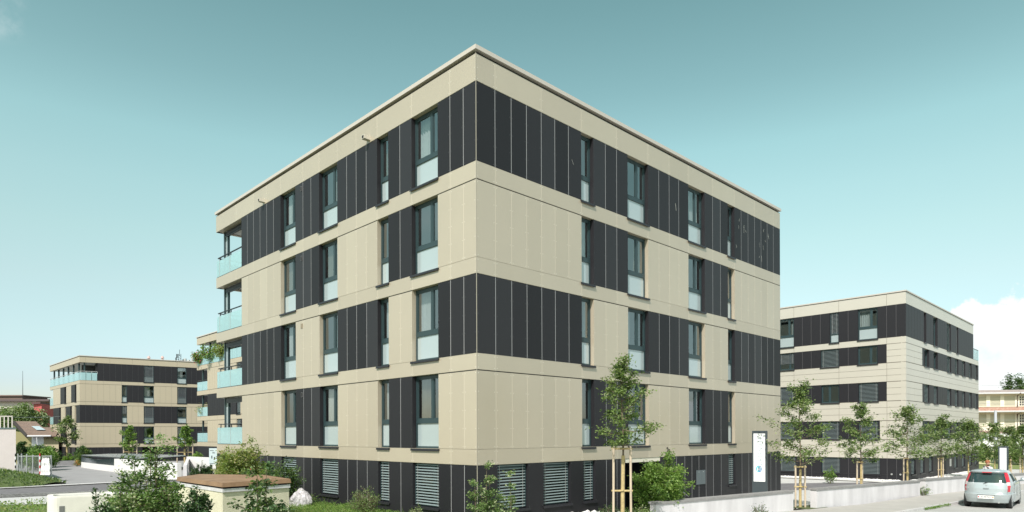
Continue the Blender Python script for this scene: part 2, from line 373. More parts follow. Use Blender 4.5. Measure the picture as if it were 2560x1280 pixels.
def sheet(name, pts, lift, m):
    b = MB(); b.quad([(p[0], p[1], gz(p[1]) + lift) for p in pts]); o = b.build(name, m)
    if o.data.polygons[0].normal.z < 0: o.data.flip_normals()
    return tag(o, kind='structure')
def lerp(a, b, t): return (a[0] + (b[0] - a[0]) * t, a[1] + (b[1] - a[1]) * t)
# left: street running away to the right, paler driveway beyond
fa, fb = G(0, 1223), G(278, 1209); na, nb = G(0, 1246), G(278, 1233); pa, pb = G(0, 1264), G(278, 1254)
def ext(a, b, t0, t1): return lerp(a, b, t0), lerp(a, b, t1)
f0, f1 = ext(fa, fb, -12, 7); n0, n1 = ext(na, nb, -14, 8); p0, p1 = ext(pa, pb, -10, 6)
sheet('driveway', [lerp(fa, fb, -12), lerp(fa, fb, 9), (-8, 90), (-45, 128), (-120, 128)], .004, asphalt_l)
sheet('street', [f0, f1, n1, n0], .008, asphalt)
k0, k1 = ext(G(0, 1220.5), G(278, 1206.5), -12, 7)
kb = MB(); kb.hexa([(f0[0], f0[1], -.6), (f1[0], f1[1], -.9), (k1[0], k1[1], -.9), (k0[0], k0[1], -.6), (f0[0], f0[1], gz(f0[1]) + .07), (f1[0], f1[1], gz(f1[1]) + .07), (k1[0], k1[1], gz(k1[1]) + .07), (k0[0], k0[1], gz(k0[1]) + .07)])
tag(kb.build('street_kerb', kerbm, fixn=True), kind='structure')
sheet('street_pavement', [n0, n1, p1, p0], .012, paving)
# right: paved yard behind the walls, pavement, parking street
sheet('yard', [(1.5, 20.3), (16, 28.6), (24, 34.8), (70, 68), (40, 90), (8, 70), (9.5, 30.5)], .006, paving)
sheet('yard_lane', [G(1940, 1225.5), G(2048, 1225.5), G(2300, 1222), G(2420, 1205), G(2420, 1196), G(2200, 1206), G(1940, 1209)], .010, asphalt)
WL = [Vector((4.3, 22.0)), Vector((11.3, 26.6)), Vector((15.3, 28.95)), Vector((20.3, 33.0)), Vector((23.9, 35.5)), Vector((48, 53))]
ka, kb_ = Vector((16.18, 26.93)), Vector((20.15, 30.1)); kd = (kb_ - ka).normalized(); kn = Vector((-kd.y, kd.x))
KS, KE = ka - kd * 26, ka + kd * 48
sheet('right_pavement', [KS, KE, WL[5], WL[4], WL[3], WL[2], WL[1], WL[0], (-2.5, 17.5)], .12, mat('pavement_warm', (.37, .355, .325), .9, var=.06, scale=1.1, bump=.25, bscale=120))
rp = [KS, KE, (90, 46), (90, -30), (-6, -20)]
sheet('parking_street', rp, .008, roadm)
b = MB(); q = [KS, KE, KE - kn * .14, KS - kn * .14]
b.hexa([(p.x, p.y, -.5) for p in q] + [(p.x, p.y, gz(p.y) + .125) for p in q]); tag(b.build('pavement_kerb', kerbm, fixn=True), kind='structure')
def rline(a, c, w, name='parking_line'):
    a, c = Vector(a), Vector(c); d = (c - a).normalized(); n = Vector((-d.y, d.x)) * w / 2
    return sheet(name, [a + n, c + n, c - n, a - n], .014, linem)
pl0 = G(2395, 1268); rline((17.2, 26.6), (24.5, 26.4), .12); rline((21.2, 26.3), (30, 33.6), .12)
# gravel strip at the foot of the right building
gr0 = [G(1940, 1191), G(2170, 1203.5), G(2330, 1214), G(2330, 1206), G(2266, 1200), G(1940, 1188)]
sheet('gravel_strip', [G(1900, 1193), G(2180, 1206), G(2268, 1212), G(2450, 1190), G(2266, 1200), G(1900, 1186)], .05, gravelm)
# raised planted bed round the corner of the main building
u = Vector((-math.cos(.79984), math.sin(.79984))); v = Vector((math.sin(.79984), math.cos(.79984)))
C0 = Vector((-1.0524, 20.0))
def mp(a, b): p = C0 + u * a + v * b; return (p.x, p.y)     # a along the left face, b along the right face
bed = MB(); bed.prism([mp(19.5, .05), mp(19.5, -4.2), mp(8, -4.6), mp(-2.2, -4.0), mp(-2.2, 5.5), mp(.05, 5.5)], -.3, .42)
tag(bed.build('planted_bed', soil, fixn=True), kind='structure')
# =====================================================================
#  MAIN BUILDING
# =====================================================================
LF, RF = Fr(C0, u, -v), Fr(C0, v, -u)
TOPS = [13.90, 10.955, 8.09, 5.18, 2.27]; BOTS = [11.49, 8.585, 5.68, 2.76, .12]
CAP0, CAP1 = 14.83, 14.96
M = empty('apartment_building', (C0.x, C0.y, 0), 'large five-storey beige and charcoal clad block, its sharp corner facing the viewer', 'building', 'clad apartment blocks')
LJ = [.6, 1.25, 1.88, 3.31, 4.0, 4.71, 5.42, 6.15, 6.85, 7.54, 8.25, 9.7, 10.4, 11.1, 11.79, 13.21, 13.93, 14.65, 15.37, 16.10, 16.82, 17.51]
RJ = [.78, 1.48, 2.17, 2.87, 3.54, 4.24, 4.93, 5.61, 6.31, 6.99, 7.68, 9.04, 9.8, 10.56, 11.29, 12.04, 13.4, 14.1, 14.8, 15.48, 16.13, 16.8, 17.5, 18.19, 18.89, 19.57, 20.28, 21.06]
LSEG = [(.012, 1.88), (3.31, 4.71), (5.42, 8.25), (9.7, 11.79), (13.21, 17.51)]
LOPEN = [(1.88, 3.31, 1), (4.71, 5.42, 0), (8.25, 9.7, 1), (11.79, 13.21, 1)]
LK = ['DDDDD', 'BDBDB', 'DBDBD', 'BDBDB', 'DDDDD']
RSEG = [(.012, 4.93), (5.61, 7.68), (9.04, 12.04), (13.4, 15.48), (16.13, 21.06)]
ROPEN = [(4.93, 5.61, 0), (7.68, 9.04, 1), (12.04, 13.4, 1), (15.48, 16.13, 0)]
RK = ['DDDDD', 'BDBDB', 'DBDBD', 'BDBDB']
wl = MB()     # cladding of both street faces
for r in range(5):
    for (a, b_), k in zip(LSEG, LK[r]): field(wl, LF, k, a, b_, BOTS[r], TOPS[r], LJ)
    if r < 4:
        for (a, b_), k in zip(RSEG, RK[r]): field(wl, RF, k, a, b_, BOTS[r], TOPS[r], RJ)
BJL = [1.25, 3.31, 5.42, 6.85, 8.25, 9.7, 11.1, 13.21, 14.65, 16.1, 18.2]; BJR = [.78, 2.87, 4.93, 6.99, 9.04, 10.56, 12.04, 14.1, 16.13, 18.19, 20.28]
for r in range(4):
    field(wl, LF, 'B', .012, 20.81, TOPS[r + 1] + .001, BOTS[r] - .001, BJL, topgap=.004); field(wl, RF, 'B', .012, 21.06, TOPS[r + 1] + .001, BOTS[r] - .001, BJR, topgap=.004)
field(wl, LF, 'B', .012, 20.81, TOPS[0] + .001, 14.74, BJL, topgap=.02); field(wl, RF, 'B', .012, 21.06, TOPS[0] + .001, 14.74, BJR, topgap=.02)
# ground floor of the right face: windows and entrance
gz0, gz1 = .83, TOPS[4]
RG = [(.84, 2.20), (2.93, 4.30), (5.00, 5.66)]; RG2 = [(15.50, 16.15), (17.95, 18.6)]
DOOR = (7.47, 9.85)
xs_ = [(.012, .84), (2.20, 2.93), (4.30, 5.00), (5.66, 7.47), (9.85, 15.50), (16.15, 17.95), (18.6, 21.06)]
GJ = [6.31, 6.95, 7.2, 10.45, 11.05, 11.7, 12.27, 12.85, 13.45, 14.1, 14.8, 16.8, 17.5, 19.2, 19.9, 20.5]
for a, b_ in xs_: field(wl, RF, 'D', a, b_, BOTS[4], TOPS[4], GJ)
for a, b_ in RG + RG2: field(wl, RF, 'D', a, b_, BOTS[4], gz0 - .01, [])
for a, b_, _ in LOPEN: pass
M_clad = wl.build('cladding', CM, M)
# below the ground-floor windows of the left face the wall carries on
for a, b2, _ in LOPEN:
    b = MB(); field(b, LF, 'D', a + .001, b2 - .001, .12, gz0 - .01, []); b.build('plinth_panel', CM, M)
b = MB(); b.box(-.006, .012, -.006, .012, 0, 1)   # thin corner profile
b = MB()
for r in range(5):
    for z0, z1, k in [(BOTS[r], TOPS[r], LK[r][0])]:
        pass
P = lambda a, c, z: (C0.x + u.x * a + v.x * c, C0.y + u.y * a + v.y * c, z)
b.hexa([P(-.004, -.004, .12), P(.012, -.004, .12), P(.012, .012, .12), P(-.004, .012, .12), P(-.004, -.004, 14.74), P(.012, -.004, 14.74), P(.012, .012, 14.74), P(-.004, .012, 14.74)])
b.build('corner_profile', mat('corner_profile_metal', (.34, .31, .25), .4), M)
# coping
b = MB()
for fr, L in ((LF, 20.86), (RF, 21.12)): pass
o_ = .055
def ringp(a0, c0, a1, c1): return [P(a0, c0, 0), P(a1, c0, 0), P(a1, c1, 0), P(a0, c1, 0)]
b.prism([p[:2] for p in ringp(-o_, -o_, 20.81 + o_, 21.06 + o_)], CAP0, CAP1)
b.build('roof_coping', mat('coping_metal', (.50, .46, .41), .4, .0), M, fixn=True)
b = MB(); b.prism([p[:2] for p in ringp(.09, .09, 20.73, 20.98)], 14.70, CAP0 - .002); b.build('roof_deck', gapm, M, fixn=True)  # near-black rim stands in for the shade under the coping
# slabs, far walls, balcony recess walls
for r in range(5):
    z = [13.95, 11.05, 8.15, 5.25, 2.35][r]
    b = MB(); b.prism([p[:2] for p in ringp(.29, .29, 20.72, 20.95)], z, z + .28); b.build('floor_slab', soffit, M, fixn=True)
b = MB(); b.fbox(RF, 20.85, 21.058, -20.5, -.305, .1, 14.6, 0); b.fbox(LF, 17.4, 20.80, -21.0, -20.7, .1, 14.6, 0); b.fbox(LF, .3, 17.4, -21.0, -20.7, .1, 14.6, 0)
b.fbox(LF, 20.60, 20.79, -20.7, -2.6, .1, 14.6, 0); b.build('rear_wall', beige, M)
b = MB(); b.fbox(LF, 17.30, 17.505, -2.6, -.305, .1, 13.95, 0); b.fbox(LF, 17.52, 20.58, -2.8, -2.6, .1, 13.95, 1)
b.fbox(LF, 1.0, 17.3, -5.2, -5.0, .1, 13.9, 2); b.fbox(LF, 5.0, 5.2, -20.6, -5.3, .1, 13.9, 2); b.build('inner_wall', [beige, dark, intm], M)
# end face bands seen past the balconies
EF = Fr(LF.P(20.81, 0, 0)[:2], v, u)
for r in range(4): b = MB(); field(b, EF, 'B', .03, 2.6, TOPS[r + 1] + .001, BOTS[r] - .001, [1.3], riv=False, depth=.2); b.build('end_band', CM, M)
b = MB(); field(b, EF, 'B', .03, 2.6, TOPS[0] + .001, 14.74, [1.3], riv=False, depth=.2); b.build('end_band', CM, M); b = MB(); field(b, LF, 'D', 17.52, 20.8, .12, TOPS[4], [18.2, 18.9, 19.6, 20.3]); b.build('plinth_panel', CM, M)
# windows
for r in range(4):
    for a, b_, wide in LOPEN: window(M, LF, a, b_, BOTS[r], TOPS[r], lower=.37, mull=.37 if wide else None)
    for a, b_, wide in ROPEN: window(M, RF, a, b_, BOTS[r], TOPS[r], lower=.37, mull=.60 if wide else None)
for i, (a, b_, wide) in enumerate(LOPEN): window(M, LF, a, b_, gz0, TOPS[4], blindto=.02, curtain=False, mull=.3 if wide else None)
for a, b_ in RG + RG2: window(M, RF, a, b_, gz0, TOPS[4], blindto=.02, curtain=False)
# entrance
b = MB(); a, b_ = DOOR
b.fbox(RF, a, b_, -.28, -.02, TOPS[4] - .16, TOPS[4] - .004, 0); b.fbox(RF, a, b_, -1.9, -1.8, .12, 2.1, 1); b.fbox(RF, a - .08, a, -1.85, -.3, .1, 2.26, 1); b.fbox(RF, b_, b_ + .08, -1.85, -.3, .1, 2.26, 1)
dr = b.build('entrance_porch', [beige_j, mat('charcoal_porch', (.025, .03, .032), .5)], M)
b = MB(); b.fbox(RF, a + .9, b_ - .3, -1.79, -1.74, .15, 2.08, 0); b.build('door', frame_m, dr)
# balconies (one per upper floor)
for r in range(4):
    z0, z1 = BOTS[r], TOPS[r]
    b = MB(); g0, g1 = z0 + .0, z0 + .86
    cuts = [17.56, 19.02, 20.42, 20.78]
    for i in range(3): b.fbox(LF, cuts[i] + .012, cuts[i + 1] - .012, -.035, -.02, g0, g1)
    for i in range(2): b.fbox(EF, .04 + i * 1.27, .04 + i * 1.27 + 1.25, -.035, -.02, g0, g1)
    bal = b.build('balcony_glass', balglass, M)
    b = MB()
    b.fbox(LF, 17.53, 20.74, -.11, -.05, z0 + 1.02, z0 + 1.06); b.fbox(EF, .07, 2.58, -.11, -.05, z0 + 1.02, z0 + 1.06)
    for s_ in (17.6, 19.02, 20.42): b.fbox(LF, s_ - .02, s_ + .02, -.09, -.05, z0 + .8, z0 + 1.02)
    b.fbox(LF, 17.53, 20.76, -.05, -.015, z0 - .0005, z0 + .03)
    b.build('handrail', dmetal, bal)
    b = MB()
    for s_ in (19.02, 20.42): b.fbox(LF, s_ - .012, s_ + .012, -.05, -.012, g0, g1 + .04)
    b.build('glass_clamp', alu, bal)
    b = MB(); b.fbox(LF, 20.52, 20.64, -.45, -.33, z0, z1); b.fbox(LF, 20.12, 20.22, -.45, -.35, z0, z1); b.fbox(LF, 20.22, 20.52, -.41, -.39, z0, z1, 1); b.build('balcony_post', [frame_m, pale_pane], M)
    b = MB(); b.fbox(LF, 17.52, 20.3, -.48, -.3, z1 - .20, z1 - .02); b.fbox(LF, 17.52, 20.3, -.40, -.32, z1 - .28, z1 - .2); b.build('awning_box', dmetal, M)
    b = MB(); b.tube([LF.P(17.6, -1.6, z1 - .2), LF.P(20.4, -1.6, z1 - .2)], .09, 8); b.build('rolled_sunblind', mat('rolled_fabric', (.12, .12, .09), .8), M)
    b = MB(); b.fbox(LF, 18.0, 19.6, -2.6, -2.56, z0 + .1, z1 - .15); b.build('balcony_door', glassmat('dark_door_glass', (.2, .25, .26)), M)
# drain outlets, vents
for s_ in (5.95, 14.9):
    b = MB(); b.fbox(LF, s_ - .09, s_ + .09, 0, .26, 13.98, 14.12, 0); b.fbox(LF, s_ - .06, s_ + .06, .261, .265, 14.00, 14.10, 1)
    b.build('drain_spout', [mat('spout_metal', (.62, .58, .5), .4, .2), gapm], M)
for r in range(4):
    b = MB(); k = LK[r][3]
    b.fbox(LF, 11.16, 11.30, .0, .02, TOPS[r] - .36, TOPS[r] - .16, 0); b.fbox(LF, 11.18, 11.28, .0, .022, TOPS[r] - .34, TOPS[r] - .18, 1); b.build('vent', [mat('vent_grey', (.10, .10, .105), .5) if k == 'D' else mat('vent_brown', (.25, .21, .15), .6), gapm if k == 'D' else mat('vent_brown', (.25, .21, .15), .6)], M)
# house number, meter cabinet, tap
text_mesh('house_number', '2a', .33, frame_mtx(RF, 10.42, .004, 2.53), gapm, M, .012, .85)
b = MB(); b.fbox(RF, 12.62, 12.97, .0, .03, 1.0, 1.62); b.fbox(RF, 12.99, 13.34, .0, .03, 1.0, 1.62); b.fbox(RF, 12.77, 12.82, .03, .036, 1.53, 1.56, 1); b.fbox(RF, 13.14, 13.19, .03, .036, 1.53, 1.56, 1)
b.build('meter_cabinet', [mat('cabinet_grey', (.13, .16, .17), .45, .3), alu], M)
b = MB(); b.tube([RF.P(11.35, 0, .75), RF.P(11.35, .12, .75), RF.P(11.45, .14, .70)], .03, 6); b.tube([RF.P(11.45, .12, .72), RF.P(11.8, .1, .55)], .012, 5); b.build('garden_tap', alu, M)
# pale streaks on the upper right corner (bird droppings)
b = MB(); rr = random.Random(3)
for i in range(16):
    s_ = rr.choice([16.5, 16.3, 18.6, 18.9, 19.2, 19.4, 19.6, 4.4, 11.0, 17.2]) + rr.uniform(-.12, .12); z = rr.uniform(11.9, 13.5) if i < 20 else rr.uniform(14.0, 14.3); L = rr.uniform(.06, .32); t = rr.uniform(-.08, .12)
    w = rr.uniform(.006, .014); b.quad([RF.P(s_, .004, z), RF.P(s_ + w, .004, z), RF.P(s_ + w + t, .004, z - L), RF.P(s_ + t, .004, z - L)])
b.build('dirt_streak', rivet_b, M)

# =====================================================================
#  RIGHT BUILDING
# =====================================================================
OD = Vector((27.09, 45.55)); dl = Vector((-.6898, .7240)); dr_ = Vector((.7120, .7022))
DL, DR = Fr(OD, dl, -Vector((.7120, .7022))), Fr(OD, dr_, Vector((.7022, -.7120)))
DB = empty('apartment_building', (OD.x, OD.y, 0), 'block on the right behind the street trees, horizontal beige plates and charcoal window bands', 'building', 'clad apartment blocks')
bigbeige = mat('beige_plate_pale', (.50, .47, .40), .35, .0, var=.02, scale=.4); bigbeige.node_tree.nodes['Principled BSDF'].inputs['IOR'].default_value = 2.0
DCM = [bigbeige, beige_j, mat('plate_joint', (.16, .14, .11), .8), rivet_b, dark, mat('dim_joint', (.12, .12, .125), .6), gapm, rivet_d]
def dfield(mb, fr, kind, s0, s1, z0, z1, joints, hj=None):
    if kind == 'B': panels(mb, fr, s0, s1, z0, z1, joints, 0, 2, 2, .30, .02, None, 3, hj, .02)
    else: panels(mb, fr, s0, s1, z0, z1, joints, 4, 5, 6, .30, .022, None, 7, None, .012)
LJ_D = [.6, 1.2, 1.79, 3.1, 3.75, 4.41, 5.05, 5.72, 6.4, 7.06, 7.71, 8.8, 10.0, 11.2]
PLJ = [1.2, 4.4, 7.71, 11]
LEND = 13.0
d = MB()
dfield(d, DL, 'B', .012, LEND, 12.14, 12.96, PLJ); dfield(d, DL, 'B', .012, LEND, 9.46, 9.90, PLJ)
dfield(d, DL, 'B', .012, 1.2, 8.14, 9.46, PLJ, [8.58, 9.02]); dfield(d, DL, 'B', .012, LEND, 6.82, 8.14, PLJ, [7.26, 7.70])
dfield(d, DL, 'B', .012, 1.2, 5.47, 6.82, PLJ, [5.92, 6.37]); dfield(d, DL, 'B', .012, LEND, 4.10, 5.47, PLJ, [4.56, 5.02])
dfield(d, DL, 'B', .012, 1.65, 2.77, 4.10, PLJ, [3.2, 3.65]); dfield(d, DL, 'B', .012, LEND, 1.44, 2.77, PLJ, [1.88, 2.33])
D_ROWS = [(9.90, 12.14, [(1.78, 3.09, 'w'), (4.41, 5.05, 'n'), (7.71, 8.9, 'w')], .012),
          (8.14, 9.46, [(1.79, 3.10, 'o'), (4.40, 5.71, 'b'), (7.70, 8.9, 'h')], 1.2),
          (5.47, 6.82, [(1.75, 3.07, 'b'), (4.39, 5.68, 'd'), (7.69, 8.9, 'b')], 1.2),
          (2.77, 4.10, [(1.75, 3.07, 'b'), (4.39, 5.68, 'b'), (7.69, 8.9, 'b')], 1.65),
          (.30, 1.44, [(1.66, 2.96, 'b'), (4.35, 5.7, 'b'), (7.6, 8.9, 'b')], .012)]
for z0, z1, ops, st in D_ROWS:
    s = st
    for a, c, k in ops:
        if a - s > .05: dfield(d, DL, 'D', s, a, z0, z1, LJ_D)
        s = c
    dfield(d, DL, 'D', s, LEND, z0, z1, LJ_D)
dfield(d, DL, 'D', .012, LEND, -.45, .299, LJ_D)
RJ_D = [.7 * i for i in range(1, 34)]
REND, RLOW = 20.80, 22.95
dfield(d, DR, 'B', .012, REND, 12.14, 12.96, []); dfield(d, DR, 'B', .012, RLOW, 9.46, 9.90, [])
dfield(d, DR, 'B', .012, 4.05, 8.14, 9.46, [2], [8.58, 9.02]); dfield(d, DR, 'B', .012, RLOW, 6.82, 8.14, [6, 12, 18], [7.26, 7.70])
dfield(d, DR, 'B', .012, 4.05, 5.47, 6.82, [2], [5.92, 6.37]); dfield(d, DR, 'B', .012, RLOW, 4.10, 5.47, [6, 12, 18], [4.56, 5.02])
dfield(d, DR, 'B', .012, 4.05, 2.77, 4.10, [2], [3.2, 3.65]); dfield(d, DR, 'B', .012, RLOW, 1.44, 2.77, [6, 12, 18], [1.88, 2.33])
RO4 = [(4.5, 5.17), (7.13, 8.39), (11.25, 12.56), (14.4, 15.1)]
RO3 = [(4.6, 5.95), (7.19, 8.45), (11.28, 12.62), (13.88, 15.1), (16.44, 17.6), (19.02, 20.1), (21.64, 22.5)]
RO0 = [(1.2, 2.3), (3.5, 4.6), (5.8, 6.9), (13.6, 14.7), (16.3, 17.4), (19.0, 20.1), (21.5, 22.4)]
for z0, z1, ops, st, en in ((9.90, 12.14, RO4, .012, REND), (8.14, 9.46, RO3, 4.05, RLOW), (5.47, 6.82, RO3, 4.05, RLOW), (2.77, 4.10, RO3, 4.05, RLOW), (.30, 1.44, RO0, .012, RLOW)):
    s = st
    for a, c in ops: dfield(d, DR, 'D', s, a, z0, z1, RJ_D); s = c
    dfield(d, DR, 'D', s, en, z0, z1, RJ_D)
dfield(d, DR, 'D', .012, RLOW, -.5, .299, RJ_D)
d.build('cladding', DCM, DB)
PD = lambda a, c: (OD.x + dl.x * a + dr_.x * c, OD.y + dl.y * a + dr_.y * c)
b = MB(); b.prism([PD(-.05, -.05), PD(LEND + .05, -.05), PD(LEND + .05, REND + .05), PD(-.05, REND + .05)], 12.975, 13.06); b.build('roof_coping', mat('coping_metal', (.5, .46, .4)), DB, fixn=True)
for z in (12.3, 9.55, 6.9, 4.2, 1.6):
    b = MB(); b.prism([PD(.29, .29), PD(LEND - .3, .29), PD(LEND - .3, (REND if z > 12 else RLOW) - .31), PD(.29, (REND if z > 12 else RLOW) - .31)], z, z + .2); b.build('floor_slab', intm, DB, fixn=True)
b = MB(); b.fbox(DR, REND - .3, REND - .002, -LEND, -.305, 9.4, 12.95); b.fbox(DR, RLOW - .3, RLOW - .002, -LEND, -.305, -.5, 9.40); b.fbox(DL, LEND - .3, LEND - .002, -22.5, -.305, -.5, 12.95)
b.fbox(DL, .31, LEND - .31, -4.2, -4.0, -.5, 12.2); b.fbox(DL, 4.0, 4.2, -22, -4.3, -.5, 12.2); b.fbox(DR, .3, 22.6, -LEND, -LEND + .2, -.5, 9.4); b.build('rear_wall', intm, DB)
darkc = mat('curtain_grey', (.40, .42, .42), .9)
for r, (z0, z1, ops, st) in enumerate(D_ROWS):
    for a, c, k in ops:
        kw = dict(depth=.20, curtain=False)
        if k == 'w': window(DB, DL, a, c, z0, z1, lower=.38, mull=.34, curt=darkc, depth=.20)
        elif k == 'n': window(DB, DL, a, c, z0, z1, lower=.3, blindto=.30, slat=slat_d, **kw)
        elif k == 'b': window(DB, DL, a, c, z0, z1, blindto=.02, slat=slat_e, **kw)
        elif k == 'h': window(DB, DL, a, c, z0, z1, blindto=.38, mull=.3, slat=slat_d, **kw)
        else: window(DB, DL, a, c, z0, z1, mull=.36 if k == 'o' else .55, **kw)
for r, (z0, z1, ops) in enumerate(((9.90, 12.14, RO4), (8.14, 9.46, RO3), (5.47, 6.82, RO3), (2.77, 4.10, RO3), (.30, 1.44, RO0))):
    for i, (a, c) in enumerate(ops):
        window(DB, DR, a, c, z0, z1, blindto=.02 if (r > 1 or i > 1) else None, curtain=False, depth=.24, slat=slat_m)
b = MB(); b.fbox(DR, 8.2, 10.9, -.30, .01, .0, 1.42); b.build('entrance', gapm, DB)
b = MB(); b.fbox(DR, 12.0, 12.45, .0, .03, .5, 1.1); b.build('letterbox_panel', alu, DB)
b = MB(); b.fbox(DR, REND, RLOW - .02, -.04, -.02, 9.92, 10.85); b.fbox(Fr(DR.P(RLOW, 0, 0)[:2], dl, dr_), .0, 5, -.04, -.02, 9.92, 10.85); bb = b.build('terrace_glass', balglass, DB)
b = MB(); b.fbox(DR, REND, RLOW - .02, -.06, -.01, 10.85, 10.9); b.build('handrail', dmetal, bb)
# small round outlets on the plinth
for s_ in (.9, .35): 
    b = MB(); b.tube([DL.P(s_, .0, .35), DL.P(s_, .07, .35)], .06, 8); b.build('outlet_cap', alu, DB)

# =====================================================================
#  LEFT BUILDING (far) and the block behind the main one
# =====================================================================
ZB = 90.0; OB = at(199, 888, ZB); ztop = OB.z
def dirto(px, py, z, O):
    a, b_ = ray(px, py); Y = (z - CAMH) / b_; w = Vector((a * Y - O.x, Y - O.y)); return w.normalized(), w.length
bl, bll = dirto(124.5, 914, ztop, OB); bf, _ = dirto(492, 904, ztop, OB)
BLn = Vector((-bl.y, bl.x)); BLn = BLn if BLn.y < 0 else -BLn
BFn = Vector((bf.y, -bf.x))
BL_, BF_ = Fr((OB.x, OB.y), bl, BLn), Fr((OB.x, OB.y), bf, BFn)
zB = lambda y: BF_.Z(199, 840 + y / 2.909)
BT = [10.06 + 3.2, 7.16 + 3.2, 4.26 + 3.2, 1.36 + 3.2, -1.54 + 3.2]; BBt = [x - 2.42 for x in BT]
BB = empty('apartment_building', (OB.x, OB.y, 0), 'beige and charcoal block on the far left with an open corner terrace under its roof', 'building', 'clad apartment blocks')
zx = lambda x: x / 2.909
SB = lambda x: BF_.S(zx(x)); SL = lambda x: BL_.S(zx(x))
BE = 21.0; BLE = bll
ops_f = [(.0, SB(712), 'L'), (SB(1050), SB(1122), 'w'), (SB(1290), SB(1358), 'w')]
m = MB(); jj = [SB(x) for x in (624, 668, 712, 755, 800, 842, 886, 925, 966, 1006, 1046, 1085, 1122, 1165, 1207, 1248, 1290, 1325, 1360, 1394, 1430)] + [SB(1430) + .75 * i for i in range(1, 9)]
bfield = lambda fr, k, a, c, z0, z1, j: (panels(m, fr, a, c, z0, z1, j, 0, 1, 2, .3, .03, None, 3, None, .03) if k == 'B' else panels(m, fr, a, c, z0, z1, j, 4, 5, 6, .3, .02, None, 7, None, .01))
BCM = [mat('beige_far', (.43, .375, .275), .4, .0), mat('beige_far_joint', (.33, .30, .24), .7), gapm, rivet_b, dark, mat('dim_joint', (.12, .12, .125)), gapm, rivet_d]
WB = [(SB(886), SB(925)), (SB(1046), SB(1121)), (SB(1290), SB(1358))]
rows_f = [('L', [(SB(712), SB(1050), 'D'), (SB(1122), SB(1290), 'D'), (SB(1358), BE, 'D')], [WB[1], WB[2]]),
          ('', [(.012, SB(886), 'B'), (SB(925), SB(1046), 'D'), (SB(1121), SB(1290), 'B'), (SB(1358), BE, 'D')], WB),
          ('', [(.012, SB(886), 'D'), (SB(925), SB(1046), 'B'), (SB(1121), SB(1290), 'D'), (SB(1358), BE, 'B')], WB),
          ('', [(.012, SB(886), 'B'), (SB(925), SB(1046), 'D'), (SB(1121), SB(1290), 'B'), (SB(1358), BE, 'D')], WB),
          ('', [(.012, SB(1035), 'D'), (SB(1170), BE, 'D')], [])]
for r, (_, segs, ops) in enumerate(rows_f):
    z0 = BBt[r] if r < 4 else -.6
    for a, c, k in segs: bfield(BF_, k, a, c, z0, BT[r], jj)
    if r < 4: bfield(BF_, 'B', .012, BE, BT[r + 1] + .001, BBt[r] - .001, jj[::3])
bfield(BF_, 'B', .012, BE, BT[0] + .001, ztop - .12, jj[::4])
# left face
LW3 = [(SL(555), SL(520)), (SL(483), SL(436))]; LW2 = [(SL(553), SL(541)), (SL(522), SL(473)), (SL(440), SL(430))]
lend3 = SL(388)
def lrow(r, segs):
    for a, c, k in segs: bfield(BL_, k, a, c, BBt[r] if r < 4 else -.6, BT[r], [a + .75 * i for i in range(1, 8)])
lrow(1, [(.012, SL(557), 'B'), (SL(545), SL(518), 'D'), (SL(518), SL(483), 'B'), (SL(470), SL(440), 'D'), (SL(440), lend3, 'B')])
lrow(2, [(.012, SL(555), 'D'), (SL(543), SL(524), 'B'), (SL(512), SL(480), 'D'), (SL(472), SL(444), 'B'), (SL(432), lend3, 'D')])
lrow(3, [(.012, SL(557), 'B'), (SL(545), SL(518), 'D'), (SL(518), SL(483), 'B'), (SL(470), SL(440), 'D'), (SL(440), lend3, 'B')])
lrow(4, [(.012, SL(560), 'D'), (SL(545), SL(520), 'D'), (SL(510), SL(483), 'D'), (SL(470), SL(440), 'D'), (SL(430), lend3, 'D')])
for r in range(4): bfield(BL_, 'B', .012, BLE, BT[r + 1] + .001, BBt[r] - .001, [4, 8, 12])
bfield(BL_, 'B', .012, BLE, BT[0] + .001, ztop - .12, [4, 8, 12])
m.build('cladding', BCM, BB)
PB = lambda a, c: (OB.x + bl.x * a + bf.x * c, OB.y + bl.y * a + bf.y * c)
b = MB(); b.prism([PB(-.08, -.08), PB(BLE + .08, -.08), PB(BLE + .08, BE), PB(-.08, BE)], ztop - .1, ztop); b.build('roof_coping', mat('coping_metal', (.5, .46, .4)), BB, fixn=True)
for i, z in enumerate(BT):
    b = MB(); b.prism([PB(.28, .28), PB(BLE - .05, .28), PB(BLE - .05, BE), PB(.28, BE)], z + .05, z + .3); b.build('floor_slab', soffit, BB, fixn=True)
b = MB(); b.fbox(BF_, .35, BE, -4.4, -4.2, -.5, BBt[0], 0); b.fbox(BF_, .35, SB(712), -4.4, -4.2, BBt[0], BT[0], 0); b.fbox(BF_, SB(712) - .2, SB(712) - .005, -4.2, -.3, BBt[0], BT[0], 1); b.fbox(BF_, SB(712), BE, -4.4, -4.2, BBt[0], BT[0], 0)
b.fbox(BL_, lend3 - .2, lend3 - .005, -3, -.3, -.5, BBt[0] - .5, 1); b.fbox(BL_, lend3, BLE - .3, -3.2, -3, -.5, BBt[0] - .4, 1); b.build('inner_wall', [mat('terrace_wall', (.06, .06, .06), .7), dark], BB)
for a, c in WB:
    for r in range(4):
        if r == 0 and a == WB[0][0]: continue
        kb2 = dict(blindto=rng.choice([.02, .02, .55, None]), slat=slat_d)
        if (r, a) in ((1, WB[0][0]), (1, WB[1][0])): kb2 = dict(blindto=None)
        window(BB, BF_, a, c, BBt[r], BT[r], lower=.33, curtain=kb2['blindto'] is None, depth=.2, sill=True, mname='window', **kb2)
